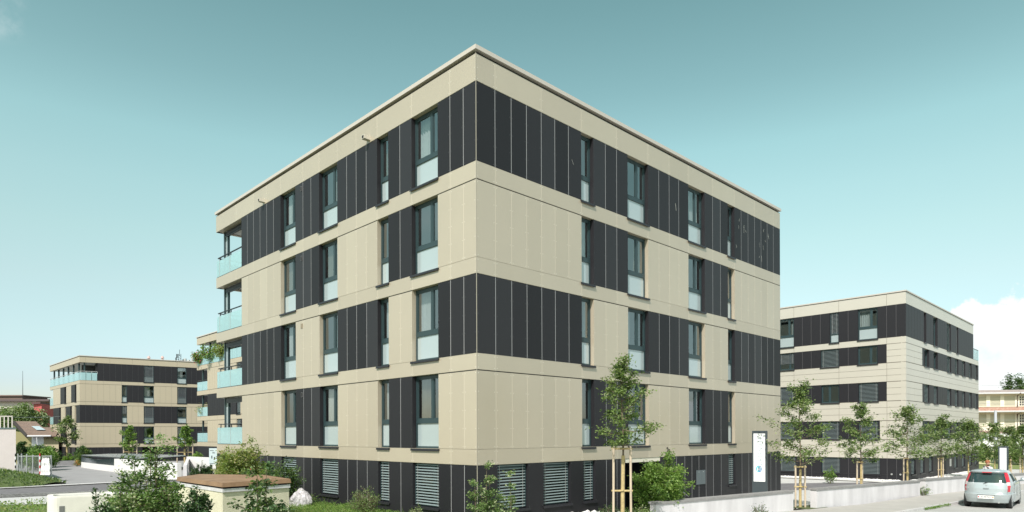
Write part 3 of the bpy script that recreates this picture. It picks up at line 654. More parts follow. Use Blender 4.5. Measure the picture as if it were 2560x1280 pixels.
for r, x0, x1 in ((1, 557, 545), (1, 483, 470), (2, 555, 543), (2, 524, 512), (2, 480, 472), (2, 444, 432), (3, 557, 545), (3, 483, 470), (4, 560, 545), (4, 520, 510), (4, 483, 470), (4, 440, 430)):
    window(BB, BL_, SL(x0), SL(x1), BBt[r] if r < 4 else -.1, BT[r], curtain=False, depth=.25, sill=r < 4)
for fr, L, name in ((BF_, SB(712), 'f'), (BL_, BLE, 'l')):
    n = 3 if fr is BF_ else 6
    b = MB(); s = .1
    st = (L - .1) / n
    for i in range(n): b.fbox(fr, .08 + i * st, .08 + (i + 1) * st - .05, -.05, -.02, BBt[0], BBt[0] + 1.05)
    tg = b.build('terrace_glass', balglass, BB)
    b = MB(); b.fbox(fr, .05, L - .05, -.1, -.04, BBt[0] + 1.2, BBt[0] + 1.26)
    for i in range(n + 1): b.fbox(fr, .06 + i * st * .985, .12 + i * st * .985, -.1, -.052, BBt[0] + .9, BBt[0] + 1.2)
    b.build('handrail', alu, tg)
    for i in range(1 if fr is BF_ else 6):
        s = .55 if fr is BF_ else 2.2 + (BLE - 2.6) * i / 5.2
        b = MB(); b.fbox(fr, s - .09, s + .09, -.5, -.3, BBt[0], BT[0]); b.build('terrace_post', frame_m, BB)
for r in (1, 2, 3):
    b = MB(); b.fbox(BL_, lend3 + .05, BLE - .02, -.04, -.01, BBt[r], BBt[r] + 1.1); b.build('balcony_glass', balglass, BB)
    b = MB(); b.fbox(BL_, lend3 + .5, lend3 + .75, -.4, -.2, BBt[r], BT[r]); b.build('balcony_post', frame_m, BB)
b = MB(); b.fbox(BL_, lend3 + .5, lend3 + .75, -.4, -.2, -.6, BT[4]); b.build('balcony_post', frame_m, BB)
# roof plant on the far left block
for px_, w_ in ((372, .5), (406, .5)):
    p = at(px_, 897, 106); b = MB(); b.tube([(p.x, p.y, ztop - .3), (p.x, p.y, p.z + .1)], .16, 8); b.tube([(p.x, p.y, p.z + .1), (p.x, p.y, p.z + .45)], [.3, .1], 8); b.build('roof_vent', mat('vent_pink', (.5, .35, .32), .7), BB)

# block behind
OC = at(492, 843, 77.0); CTOP = OC.z
cdv = -u; CF = Fr((OC.x, OC.y), cdv, -v)
CB = empty('apartment_building', (OC.x, OC.y, 0), 'clad block with planted balconies glimpsed between the far left and the large block', 'building', 'clad apartment blocks')
CT = [CF.Z(492, 863)]; CT = [CT[0] - 2.93 * i for i in range(5)]; CBt = [t - 2.42 for t in CT]
m = MB(); c1 = CF.S(519); c0 = CF.S(560); CE = 24.0
cj = [c1 + .72 * i for i in range(1, 28)]
W1, W2 = CF.S(591), CF.S(601.5)
wr = CF.S(556); wr2 = CF.S(561)
for r in range(5):
    s0 = [c0, c1, c1, c1, .012][r]; k = 'DBDBD'[r]; z0 = CBt[r] if r < 4 else -.6
    if r == 0: s0 = CF.S(604)
    bfield(CF, k, s0, W1 if r > 0 else CE, z0, CT[r], cj)
    if r > 0: bfield(CF, 'DDBDD'[r], W2, CE, z0, CT[r], cj)
    if r < 4: bfield(CF, 'B', .012, CE, CT[r + 1] + .001, CBt[r] - .001, cj[::3])
bfield(CF, 'B', .012, CE, CT[0] + .001, CTOP - .12, cj[::4])
m.build('cladding', BCM, CB)
for r in range(1, 5): window(CB, CF, W1, W2, CBt[r] if r < 4 else .3, CT[r], blindto=.05, curtain=False, depth=.2)
PC = lambda a, c: (OC.x + cdv.x * a + v.x * c, OC.y + cdv.y * a + v.y * c)
b = MB(); b.prism([PC(-.08, -.08), PC(CE, -.08), PC(CE, 14), PC(-.08, 14)], CTOP - .1, CTOP); b.build('roof_coping', mat('coping_metal', (.5, .46, .4)), CB, fixn=True)
for z in CT:
    b = MB(); b.prism([PC(.05, .28), PC(CE, .28), PC(CE, 14), PC(.05, 14)], z + .05, z + .3); b.build('floor_slab', soffit, CB, fixn=True)
b = MB(); b.fbox(CF, .4, CF.S(604), -3.2, -3, -.5, CT[0], 0)
for r in range(1, 4): b.fbox(CF, c1 - .2, c1 - .005, -3, -.3, CBt[r], CT[r], 1)
b.build('inner_wall', [dark, dark], CB)
for r in range(4):
    s1 = CF.S(604) if r == 0 else c1; n = 11 if r == 0 else 2; st = (s1 - .1) / n
    b = MB()
    for i in range(n): b.fbox(CF, .08 + i * st, .08 + (i + 1) * st - .05, -.05, -.02, CBt[r], CBt[r] + 1.0)
    tg = b.build('balcony_glass', balglass, CB)
    b = MB(); b.fbox(CF, .05, s1, -.1, -.04, CBt[r] + 1.15, CBt[r] + 1.2); b.build('handrail', dmetal, tg)
    for s in ([.9, 3.2, 6.4] if r == 0 else [.9]):
        b = MB(); b.fbox(CF, s - .1, s + .1, -.45, -.3, CBt[r], CT[r]); b.build('balcony_post', frame_m, CB)
b = MB(); b.fbox(CF, .9, c1 - .05, -.9, -.86, CBt[1] + .4, CT[1] - .1); b.build('sunblind', mat('sunblind_cream', (.62, .58, .48), .8), CB)
# =====================================================================
#  VEGETATION
# =====================================================================
LEAF = [mat('leaf_a', (.135, .205, .062), .42, trans=.45, spec=.6), mat('leaf_b', (.21, .29, .10), .42, trans=.45, spec=.6), mat('leaf_c', (.045, .085, .026), .6, trans=.25, spec=.4), mat('leaf_pale', (.30, .34, .18), .6, trans=.3)]
LEAFB = [mat('leaf_bright', (.14, .24, .045), .5, trans=.4), mat('leaf_bright_b', (.19, .30, .07), .5, trans=.4), mat('leaf_bright_c', (.07, .14, .03), .5, trans=.3), mat('leaf_bright_d', (.26, .36, .10), .5, trans=.4)]
LEAFY = [mat('leaf_yellowish', (.17, .22, .06), .5, trans=.4), mat('leaf_yellow', (.26, .29, .09), .5, trans=.4), LEAF[1], mat('leaf_straw', (.33, .30, .16), .6, trans=.3)]
YEW = [mat('yew_dark', (.022, .055, .016), .5, trans=.1), mat('yew_mid', (.045, .095, .028), .5, trans=.15), mat('yew_light', (.08, .15, .04), .5, trans=.2), LEAF[2]]
DOG = [mat('leaf_fresh', (.12, .21, .05), .45, trans=.4, spec=.6), mat('leaf_greyish', (.17, .26, .09), .5, trans=.35), mat('leaf_light', (.38, .42, .25), .6, trans=.35), LEAF[2]]
HEDGE = [mat('hedge_a', (.05, .10, .03), .6, trans=.15), mat('hedge_b', (.08, .14, .045), .6, trans=.15), YEW[0], LEAF[1]]
def leaf(mb, p, L, w, rr, mi, up=.25, droop=0.):
    d = Vector((rr.gauss(0, 1), rr.gauss(0, 1), rr.gauss(0, .6) + up - droop)).normalized()
    s = d.cross(Vector((rr.gauss(0, .5), rr.gauss(0, .5), 1))).normalized(); nrm = s.cross(d)
    a = p; e = p + d * L; m1 = p + d * (L * .5) + s * w + nrm * (w * .35); m2 = p + d * (L * .5) - s * w + nrm * (w * .35)
    n = len(mb.v); mb.v += [tuple(a), tuple(m1), tuple(e), tuple(m2)]; mb.f.append((n, n + 1, n + 2, n + 3)); mb.mi.append(mi)
def pick(rr, wts=(4, 4, 3, 1)): return rr.choices((0, 1, 2, 3), wts)[0]
def bez(p0, p1, sag, n=6):
    return [p0.lerp(p1, i / n) + Vector((0, 0, sag * math.sin(math.pi * i / n))) for i in range(n + 1)]
def make_tree(name, base, H, th, cr, seed, label, cat='tree', group=None, nl=2600, ls=.085, mats=LEAF, stakes=None, stake_h=1.9, trunk_r=.05, lean=(0, 0), limbs=20, wts=(4, 4, 3, 2), spread=None, wrap=True, low=.5):
    rr = random.Random(seed); base = Vector(base); T = empty(name, base, label, cat, group)
    tr = MB(); top = base + Vector((lean[0], lean[1], H * .97))
    axis = lambda t: base.lerp(top, t) + Vector((math.sin(t * 7 + seed) * .05 * t, math.cos(t * 5 + seed) * .05 * t, 0)) * (H / 5)
    tr.tube([axis(i / 10) for i in range(11)], [trunk_r * (1 - .85 * i / 10) for i in range(11)], 8)
    crown = MB(); pts = []
    for i in range(limbs):
        t = (th + (H - th) * ((i + .5) / limbs) ** 1.05) / H
        q = (t * H - th) / (H - th)
        prof = (low + (1 - low) * min(1, q / .25)) if q < .25 else max(.22, 1 - ((q - .25) / .75) ** 1.5)
        az = i * 2.4 + rr.uniform(-.5, .5); L = cr * prof * rr.uniform(.7, 1.3)
        p0 = axis(t); p1 = p0 + Vector((math.cos(az) * L, math.sin(az) * L, L * rr.uniform(.1, .75)))
        bz = bez(p0, p1, -L * .08 + rr.uniform(-.05, .05)); tr.tube(bz, [trunk_r * (.35 - .27 * k / 6) for k in range(7)], 5, caps=False)
        for k in range(2, 7): pts.append((bz[k], .10 + .15 * k / 6, 1.0))
        for k in range(rr.randint(2, 4)):
            j = rr.randint(2, 6); q0 = bz[j]; a2 = az + rr.uniform(-1.3, 1.3); l2 = L * rr.uniform(.25, .5)
            q1 = q0 + Vector((math.cos(a2) * l2, math.sin(a2) * l2, l2 * rr.uniform(-.2, .7))); tr.tube([q0, q0.lerp(q1, .5) + Vector((0, 0, .02)), q1], [trunk_r * .12, trunk_r * .08, trunk_r * .04], 4, caps=False)
            for w_ in (.35, .7, 1.0): pts.append((q0.lerp(q1, w_), .14, 1.1))
    for k in range(7): pts.append((axis(.88 + .12 * k / 6), .09, .35))
    tot = sum(x[2] for x in pts); sc = cr / 1.0
    for p, r_, w_ in pts:
        cnt = int(nl * w_ / tot * rr.uniform(.5, 1.5)); bi = pick(rr, wts)
        for _ in range(cnt):
            off = Vector((rr.gauss(0, 1), rr.gauss(0, 1), rr.gauss(0, .8))) * r_ * sc * .62
            leaf(crown, p + off, ls * rr.uniform(.7, 1.25), ls * .27, rr, bi if rr.random() < .55 else pick(rr, wts), up=-.1)
    tr.build('trunk', barkm, T); crown.build('crown', mats, T)
    if wrap and stakes:
        b = MB(); b.tube([axis(0), axis(stake_h / H * .5), axis(stake_h / H * .93)], [trunk_r * 1.25, trunk_r * 1.2, trunk_r * 1.05], 8); b.build('trunk_wrap', wrapm, T)
    return T
def make_stakes(base, positions, h, label, group, r_=.037, seed=1):
    rr = random.Random(seed); base = Vector(base); T = empty('tree_stakes', base, label, 'tree stakes', group); tops = []
    for x, y in positions:
        b = MB(); p0 = base + Vector((x * 1.04, y * 1.04, -.2)); p1 = base + Vector((x, y, h + rr.uniform(-.04, .04))); b.tube([p0, p0.lerp(p1, .5), p1 - Vector((0, 0, .02)), p1], [r_, r_, r_, r_ * .8], 9); b.smooth = False; b.build('stake', stakem, T); tops.append(p1)
    b = MB()
    for zz in (h - .07, h * .52):
        for i in range(len(tops)):
            a = tops[i]; c = tops[(i + 1) % len(tops)]
            if i == len(tops) - 1 and len(tops) == 2: break
            pa, pc = Vector((a.x, a.y, base.z + zz)), Vector((c.x, c.y, base.z + zz)); d = (pc - pa).normalized() * .06; b.tube([pa - d, pc + d], .03, 6)
        b.tube([(base.x + math.cos(t) * .075, base.y + math.sin(t) * .075, base.z + zz + .02 * math.sin(3 * t)) for t in [k * .7 for k in range(10)]], .018, 5)
    b.build('tie_bar', wrapm, T); return T
def shrub(name, base, H, rad, seed, label, cat='shrub', group=None, nl=2500, ls=.07, mats=LEAF, stems=16, wts=(4, 4, 3, 1), topbias=1., clump=.12, up=.1, narrow=.5, fl=None, wl_=.30):
    rr = random.Random(seed); base = Vector(base); T = empty(name, base, label, cat, group)
    st = MB(); cr = MB(); pts = []
    for i in range(stems):
        az = i * 2.4 + rr.uniform(-.4, .4); L = rad * math.sqrt((i + .6) / stems) * rr.uniform(.75, 1.1); h = H * (1 - .45 * (L / rad) ** 2) * rr.uniform(.72, 1.0)
        if i == 0: h = H
        p1 = base + Vector((math.cos(az) * L, math.sin(az) * L, h)); p0 = base + Vector((math.cos(az) * .06, math.sin(az) * .06, 0))
        mid = p0.lerp(p1, .5) + Vector((math.cos(az), math.sin(az), 0)) * L * .12
        pl = [p0, p0.lerp(mid, .5) + Vector((rr.uniform(-.02, .02), 0, 0)), mid, mid.lerp(p1, .5) + Vector((rr.uniform(-.03, .03), rr.uniform(-.03, .03), 0)), p1]
        st.tube(pl, [.014 * (1 - .18 * k) * max(1, H / 2) for k in range(5)], 5, caps=False)
        for k in range(1, 9):
            t = k / 8; j = min(3, int(t * 4)); q = pl[j].lerp(pl[j + 1], t * 4 - j)
            if t > .22: pts.append((q, clump * (1.0 if t > .8 else 1.3), 1.))
            if t > .3:
                for _ in range(2):
                    a2 = az + rr.uniform(-1.6, 1.6); l2 = rad * rr.uniform(.15, .38); e = q + Vector((math.cos(a2) * l2, math.sin(a2) * l2, l2 * rr.uniform(.1, .7))); st.tube([q, e], [.006, .003], 4, caps=False); pts.append((e, clump, 1.))
    for p, r_, w_ in pts:
        cnt = int(nl / len(pts) * rr.uniform(.5, 1.5)); bi = pick(rr, wts)
        for _ in range(cnt):
            leaf(cr, p + Vector((rr.gauss(0, 1), rr.gauss(0, 1), rr.gauss(0, .8))) * r_ * .6, ls * rr.uniform(.7, 1.3), ls * wl_, rr, bi if rr.random() < .6 else pick(rr, wts), up=up)
    if not st.v: return T
    st.build('stem', barkm, T); cr.build('foliage', mats, T)
    if fl:
        f = MB()
        for _ in range(fl[1]):
            p = rr.choice(pts)[0] + Vector((rr.gauss(0, 1), rr.gauss(0, 1), rr.gauss(0, 1))) * clump * .7
            for k in range(3): leaf(f, p, fl[2], fl[2] * .4, rr, 0)
        f.build('flower', fl[0], T)
    return T
def yew(base, H, rad, seed, label, nb=14, nl=7000):
    rr = random.Random(seed); base = Vector(base); T = empty('yew_shrub', base, label, 'shrub', 'dark green yews'); st = MB(); cr = MB()
    for i in range(nb):
        az = i * 2.4; L = rad * math.sqrt((i + .5) / nb); h = H * (1 - .35 * (L / rad) ** 2) * rr.uniform(.8, 1)
        if i == 1: h = H
        p0 = base; p1 = base + Vector((math.cos(az) * L, math.sin(az) * L, h)); mid = base.lerp(p1, .5) + Vector((math.cos(az), math.sin(az), 0)) * L * .25
        br = [(p0, mid, p1)]
        for _ in range(5):
            t = rr.uniform(.35, .8); q = p0.lerp(mid, t * 2) if t < .5 else mid.lerp(p1, t * 2 - 1); a2 = az + rr.uniform(-1.5, 1.5); l2 = rr.uniform(.12, .28) * H / 1.3
            e = q + Vector((math.cos(a2) * l2 * .5, math.sin(a2) * l2 * .5, l2)); br.append((q, q.lerp(e, .5), e))
        for a, m_, c in br:
            st.tube([a, m_, c], [.015, .01, .004], 4, caps=False); n = int(nl / nb / 6)
            for k in range(n):
                t = .12 + .88 * k / n; q = a.lerp(m_, t * 2) if t < .5 else m_.lerp(c, t * 2 - 1)
                leaf(cr, q + Vector((rr.gauss(0, .032), rr.gauss(0, .032), rr.gauss(0, .02))), .075, .017, rr, pick(rr, (5, 4, 2, 1)), up=.7)
    st.build('stem', barkm, T); cr.build('foliage', YEW, T); return T
def blob_tree(name, base, H, rx, ry, seed, label, cat, mats=LEAF, nl=9000, ls=.3, lobes=26, trunk=True, z0=.25, droop=0., group=None, wts=(4, 4, 3, 1), tr_r=.25, gap=.85):
    """dense crown: leaf clumps over many unequal lobes with limbs inside"""
    rr = random.Random(seed); base = Vector(base); T = empty(name, base, label, cat, group); cr = MB(); tr = MB()
    cz = H * (1 + z0) / 2; rz = H * (1 - z0) / 2
    lob = []
    for i in range(lobes):
        th = math.acos(1 - 2 * (i + .5) / lobes); az = i * 2.4 + rr.uniform(-.3, .3); k = rr.uniform(.45, .82)
        c = base + Vector((math.sin(th) * math.cos(az) * rx * k, math.sin(th) * math.sin(az) * ry * k, cz + math.cos(th) * rz * k)); lob.append((c, rr.uniform(.24, .42) * min(rx, ry, rz * 1.3)))
    for c, r_ in lob:
        if trunk: tr.tube([base + Vector((0, 0, cz * .5)), base.lerp(c, .6) + Vector((0, 0, .1 * H)), c], [tr_r * .5, tr_r * .3, tr_r * .08], 5, caps=False)
        bi = pick(rr, wts)
        for _ in range(nl // lobes):
            d = Vector((rr.gauss(0, 1), rr.gauss(0, 1), rr.gauss(0, 1) + .25)).normalized()
            p = c + d * r_ * rr.uniform(gap * .75, 1.12) - Vector((0, 0, droop * rr.random() * r_))
            leaf(cr, p, ls * rr.uniform(.7, 1.3), ls * .3, rr, bi if rr.random() < .5 else pick(rr, wts), up=.1, droop=droop * 1.5)
    if trunk: tr.tube([base - Vector((0, 0, .2)), base + Vector((.05, 0, cz * .5)), base + Vector((0, 0, cz))], [tr_r, tr_r * .8, tr_r * .4], 8); tr.build('trunk', barkm, T)
    cr.build('crown' if trunk else 'foliage', mats, T); return T

# street trees
SG, KG = 'young street trees on the right', 'wooden stakes round the young trees'
def row_tree(px, Z, ytop, ycrown, wpx, seed, label, slabel, yst, sp, nl, ls, side=None):
    b = onground(px, Z); H = at(px, ytop, Z).z - b.z; th = at(px, ycrown, Z).z - b.z; cr = wpx / 2 / FPX * Z
    make_tree('street_tree', b, H, th, cr, seed, label, group=SG, nl=int(nl * 1.5), ls=ls * 1.02, stakes=True, stake_h=max(1.2, at(px, yst, Z).z - b.z), trunk_r=.045 * H / 5, limbs=24, low=.75)
    if sp: make_stakes(b, sp, at(px, yst, Z).z - b.z, slabel, KG, seed=seed)
row_tree(1556, 20, 893, 1112, 132, 11, 'staked young tree nearest the viewer, before the right face of the large block', 'pair of tall stakes with yellow bindings at the foot of the nearest tree', 1116, [(-.27, .0), (.24, -.02)], 3000, .10)
row_tree(2000, 27.8, 958, 1160, 128, 12, 'staked young tree in the gap between the first and second concrete walls', 'three stakes standing in the gap between two concrete walls', 1163, [(-.19, .0), (.15, -.12), (.1, .2)], 2800, .115)
row_tree(2152, 33.0, 1008, 1160, 96, 13, 'street tree behind the second concrete wall, before the blinds of the right building', 'stakes behind the middle of the second concrete wall', 1152, [(-.19, 0), (.12, .1)], 2200, .125)
row_tree(2268, 38.5, 1012, 1150, 100, 14, 'street tree standing before the corner of the right building', 'stakes of the tree before the corner of the right building', 1143, [(-.21, 0), (.1, .15)], 2200, .14)
row_tree(2353, 43.5, 1040, 1145, 84, 15, 'street tree before the right building, just left of the parked car', 'stakes behind the third concrete wall by the dark entrance', 1143, [(0.12, 0), (-.12, .1)], 1900, .15)
row_tree(2421, 49, 1050, 1150, 82, 16, 'street tree above the parked car, against the far end of the right building', '', 1150, None, 1800, .17)
row_tree(2487, 55, 1056, 1150, 74, 17, 'street tree in front of the pale pole and the old cream building', '', 1150, None, 1500, .19)
row_tree(2525, 50, 1066, 1152, 70, 18, 'street tree with a brown trunk just right of the small white pylon', 'stakes of the tree right of the small pylon', 1142, [(.1, 0)], 1700, .17)
row_tree(2556, 46, 1062, 1150, 70, 19, 'street tree cut by the right edge of the picture', 'stakes of the tree at the right edge of the picture', 1142, [(-.16, 0), (.05, .1)], 1600, .16)
# trees before the far left block
TG = 'young trees before the far left block'
def far_tree(px, Z, ytop, ycrown, ybase, wpx, seed, label, mats=LEAF, nl=1500):
    zb = at(px, ybase, Z).z; zb = min(zb, .6); b = Vector(((px - 1280) / FPX * Z, Z, min(zb, gz(Z) + .5) if ybase < 1155 else gz(Z)))
    make_tree('young_tree', b, at(px, ytop, Z).z - b.z, at(px, ycrown, Z).z - b.z, wpx / 2 / FPX * Z, seed, label, group=TG, nl=nl, ls=.26, mats=mats, trunk_r=.10, limbs=20, stakes=True, stake_h=2.2)
    return b
far_tree(167, 84, 1040, 1113, 1154, 52, 31, 'young tree with a pale trunk in the low grey planter by the far left block', nl=1700)
b1 = far_tree(323, 84, 1065, 1126, 1160, 42, 32, 'young tree rising behind the curved ramp roof, before the middle of the far left block', LEAFB)
b2 = far_tree(462, 80, 1064, 1118, 1160, 40, 33, 'young tree with three stakes beside the right end of the ramp roof', LEAFB)
make_stakes(b1, [(-.7, 0), (.9, .1), (.1, .6)], 3.0, 'pale stakes behind the curved ramp roof', 'stakes by the ramp', .07); make_stakes(b2, [(-.9, 0), (.9, .1), (.1, .6)], 3.0, 'pale stakes beside the right end of the ramp roof', 'stakes by the ramp', .07)
# shrubs near the viewer
def Bz(px, Z, z): return Vector(((px - 1280) / FPX * Z, Z, z))
shrub('dogwood_shrub', Bz(366, 13, .08), 3.02, .66, 41, 'large grey-green shrub with pale leaf tufts, between the fountain and the rusty-lidded block', nl=19000, ls=.066, mats=DOG, stems=34, wts=(3, 4, 3, 3), clump=.09, wl_=.34)
shrub('dogwood_shrub', Bz(412, 12.8, .08), 2.1, .34, 42, 'smaller grey-green shrub leaning on the right side of the large dogwood', nl=4500, ls=.062, mats=DOG, stems=14, wts=(3, 4, 3, 3), clump=.09, wl_=.34)
shrub('dark_shrub', Bz(312, 14.5, .08), 2.05, .42, 43, 'darker leafy shrub showing at the left flank of the large dogwood', nl=4000, ls=.08, mats=[LEAF[0], LEAF[2], YEW[1], LEAF[3]], stems=16, clump=.09)
shrub('grey_shrub', Bz(292, 12.2, .08), 2.05, .26, 59, 'loose grey-green shrub between the left yew and the large dogwood', nl=2600, ls=.06, mats=DOG, stems=12, wts=(2, 4, 2, 4), clump=.08)
yew(Bz(243, 11.5, .08), 2.2, .24, 44, 'dark yew in front of the white fountain trough', 13, 22000)
yew(Bz(497, 11.5, .08), 2.26, .24, 45, 'dark yew in front of the left side of the rusty-lidded concrete block', 13, 22000)
shrub('rose_bush', Bz(655, 12, .08), 2.52, .46, 46, 'rose bush with dark glossy leaves before the right side of the rusty-lidded block', nl=6500, ls=.068, mats=[LEAF[0], LEAF[2], YEW[1], DOG[1]], stems=17, clump=.085, wl_=.42, fl=(mat('rose_petal', (.45, .03, .04), .5), 5, .03))
shrub('light_shrub', Bz(598, 27, .4), 2.40, .95, 47, 'yellow-green shrub behind the rusty-lidded block at the left end of the large building', nl=13000, ls=.11, mats=LEAFY, stems=24, wts=(4, 3, 3, 2), clump=.15)
shrub('dark_shrub', Bz(650, 26, .4), 1.55, .75, 48, 'low dark shrub between the yellow-green shrub and the rose bush', nl=7000, ls=.09, mats=HEDGE, stems=18, clump=.13)
shrub('dark_shrub', Bz(705, 25, .4), 1.75, .62, 49, 'low dark shrub under the blinds of the leftmost ground-floor window', nl=5000, ls=.09, mats=[LEAF[0], LEAF[2], YEW[1], DOG[1]], stems=14, clump=.12)
yew(Bz(508, 41, gz(41)), 1.75, .78, 50, 'wide low yew before the white ramp wall, left of the large building', 22, 16000)
shrub('thin_shrub', Bz(1208, 14, .1), 2.42, .34, 51, 'thin leafy shrub before the corner of the large building', nl=4200, ls=.055, mats=[LEAF[0], DOG[1], DOG[2], LEAF[2]], stems=11, wts=(4, 4, 2, 3), clump=.07, wl_=.42)
shrub('thin_shrub', Bz(1268, 14.5, .1), 2.25, .22, 52, 'sparse leafy stems before the first ground-floor blind right of the corner', nl=2000, ls=.055, mats=[LEAF[0], DOG[1], DOG[2], LEAF[2]], stems=6, clump=.07, wl_=.42)
shrub('round_shrub', Bz(1653, 23.6, .2), 2.22, .90, 53, 'bright green round shrub before the entrance numbered 2a', nl=14000, ls=.09, mats=LEAFB, stems=26, wts=(4, 4, 2, 2), clump=.13, up=-.3)
shrub('low_shrub', Bz(1525, 20.5, .35), .72, .34, 54, 'low dark green shrub left of the nearest tree stakes', nl=1600, ls=.05, mats=HEDGE, stems=12, clump=.07)
shrub('weed_clump', Bz(913, 22.4, .42), .98, .48, 55, 'tall flowering weeds under the ground-floor windows of the left face', 'plant', nl=3000, ls=.06, mats=[LEAFB[2], LEAF[1], DOG[2], LEAFB[0]], stems=40, wts=(4, 4, 2, 2), clump=.06, up=.9, wl_=.16)
shrub('weed_clump', Bz(1040, 20.6, .42), .55, .22, 56, 'small weeds under the wide blind nearest the corner', 'plant', nl=800, ls=.06, mats=[LEAF[0], LEAF[1], DOG[2], LEAFB[0]], stems=14, clump=.05, up=.9, wl_=.2)
shrub('thin_shrub', onground(2073, 44), 1.0, .35, 57, 'sapling bush on the gravel below the right building blinds', nl=500, ls=.12, mats=LEAFB, stems=6, clump=.12)
shrub('low_shrub', Bz(1900, 24.6, .05), .5, .3, 58, 'small weeds at the foot of the first concrete wall', 'plant', nl=400, ls=.06, mats=HEDGE, stems=8)
rr = random.Random(77)
# ground cover: one mass
gc = MB()
def on_bed(a, c): p = C0 + u * a + v * c; return p
for i in range(70000):
    a = rr.uniform(-1.8, 19); c = -rr.uniform(.2, 4.2) if rr.random() < .9 else rr.uniform(-3.5, 0)
    p = on_bed(a, c); hh = .42 + (.16 + .5 * max(0, noise.noise(Vector((a * .55, c * .55, 3))) + .1)) * rr.random() ** .6 * min(1, (4.4 + c) / 1.5 if c < 0 else 1)
    leaf(gc, Vector((p.x, p.y, hh)), rr.uniform(.03, .06), .014, rr, pick(rr, (5, 4, 2, 2)), up=.25)
for i in range(700):      # long grass blades
    a = rr.uniform(1, 17); c = -rr.uniform(.3, 3.5); p = on_bed(a, c); p3 = Vector((p.x, p.y, .42)); d = Vector((rr.gauss(0, .18), rr.gauss(0, .18), rr.uniform(.2, .42)))
    n = len(gc.v); q = p3 + d * .6; e = p3 + d * 1.25 + Vector((d.x, d.y, 0)) * .12; gc.v += [tuple(p3 - Vector((.004, 0, 0))), tuple(p3 + Vector((.004, 0, 0))), tuple(q + Vector((.003, 0, 0))), tuple(e)]; gc.f.append((n, n + 1, n + 2, n + 3)); gc.mi.append(rr.choice((1, 2)))
tag(gc.build('ground_cover', [LEAFB[0], LEAFB[1], LEAFB[2], LEAFY[1]]), 'bright green ground cover in the bed along the large building', 'ground cover', kind='stuff')
gc = MB()      # grassy strip at bottom left, before the pavement
for i in range(9000):
    X = rr.uniform(-24, -9); Y = rr.uniform(20, 31); q = G(0, 1264)
    if Y > 31.2 + (X + 24.2) * .55 + .2: continue
    leaf(gc, Vector((X, Y, gz(Y) + rr.uniform(0, .25) * (1 + noise.noise(Vector((X * .6, Y * .6, 0)))))), .12, .03, rr, pick(rr, (4, 4, 2, 2)), up=.8)
tag(gc.build('verge_grass', [LEAFB[0], LEAF[1], LEAFB[2], LEAFY[1]]), 'leafy verge along the bottom left edge', 'grass', kind='stuff')
# stones by the entrance path
st_ = MB()
def stone(mb, p, r_, rr, mi=0):
    bm = bmesh.new(); bmesh.ops.create_icosphere(bm, subdivisions=1, radius=r_)
    k = rr.random() * 50; sc = Vector((rr.uniform(.8, 1.3), rr.uniform(.8, 1.3), rr.uniform(.5, .8)))
    n = len(mb.v)
    for q in bm.verts: c = q.co * (1 + .3 * noise.noise(q.co / r_ + Vector((k, k, k)))); mb.v.append((p.x + c.x * sc.x, p.y + c.y * sc.y, p.z + c.z * sc.z))
    for f_ in bm.faces: mb.f.append(tuple(n + q.index for q in f_.verts)); mb.mi.append(mi)
    bm.free()
for i in range(420):
    p = onground(rr.uniform(1390, 1620), rr.uniform(21.0, 23.6)); stone(st_, Vector((p.x, p.y, .45 if p.x < 3.2 else .40)), rr.uniform(.05, .12), rr)
tag(st_.build('white_stones', mat('white_stone', (.62, .61, .59), .85, var=.12, scale=12, bump=.3)), 'bed of white stones by the entrance path', 'stones', kind='stuff')
b = MB(); q = [onground(1395, 21.0), onground(1625, 21.0), onground(1635, 24.0), onground(1395, 23.8)]; b.prism([(p.x, p.y) for p in q], .0, .38); tag(b.build('stone_bed', paving, fixn=True), kind='structure')
shrub('low_shrub', Bz(1590, 21.4, .38), .42, .55, 59, 'low leafy plants among the white stones at the end of the first wall', nl=1500, ls=.06, mats=[LEAFB[0], LEAF[1], DOG[2], LEAFB[2]], stems=16)
gs = MB()
for i in range(3500):
    t = rr.random(); a, c = Vector(gr0[5]), Vector(gr0[4])
    p = at(1940, 1193, 1); k = rr.uniform(.3, 13) if rr.random() < .6 else -rr.uniform(.3, 22); base_ = (OD + dl * k - dr_ * rr.uniform(.15, 1.1)) if k > 0 else (OD - dr_ * k * 1 + Vector((.7022, -.712)) * rr.uniform(.15, 1.1))
    stone(gs, Vector((base_.x, base_.y, gz(base_.y) + .06)), rr.uniform(.04, .10), rr)
    if len(gs.v) > 36000: break
tag(gs.build('gravel', MATS['white_stone']), 'white gravel along the foot of the right building', 'gravel', kind='stuff')
# boulder
bm = bmesh.new(); bmesh.ops.create_icosphere(bm, subdivisions=4, radius=1)
for q in bm.verts:
    c = q.co.copy(); f_ = 1 + .30 * noise.noise(c * 1.3 + Vector((5, 2, 1))) + .10 * noise.noise(c * 4); q.co = Vector((c.x * .42, c.y * .38, c.z * .46)) * f_
    if q.co.z > .12: q.co.x *= 1 - .55 * (q.co.z - .12) / .4
me = bpy.data.meshes.new('boulder'); bm.to_mesh(me); bm.free(); me.materials.append(mat('boulder_stone', (.34, .33, .34), .85, col2=(.62, .60, .61), scale=9, bump=.7, bscale=22)); o = bpy.data.objects.new('boulder', me); COL.objects.link(o); o.location = Bz(751, 25.0, .72)
tag(o, 'pale grey boulder right of the rusty-lidded block, at the foot of the large building', 'rock')

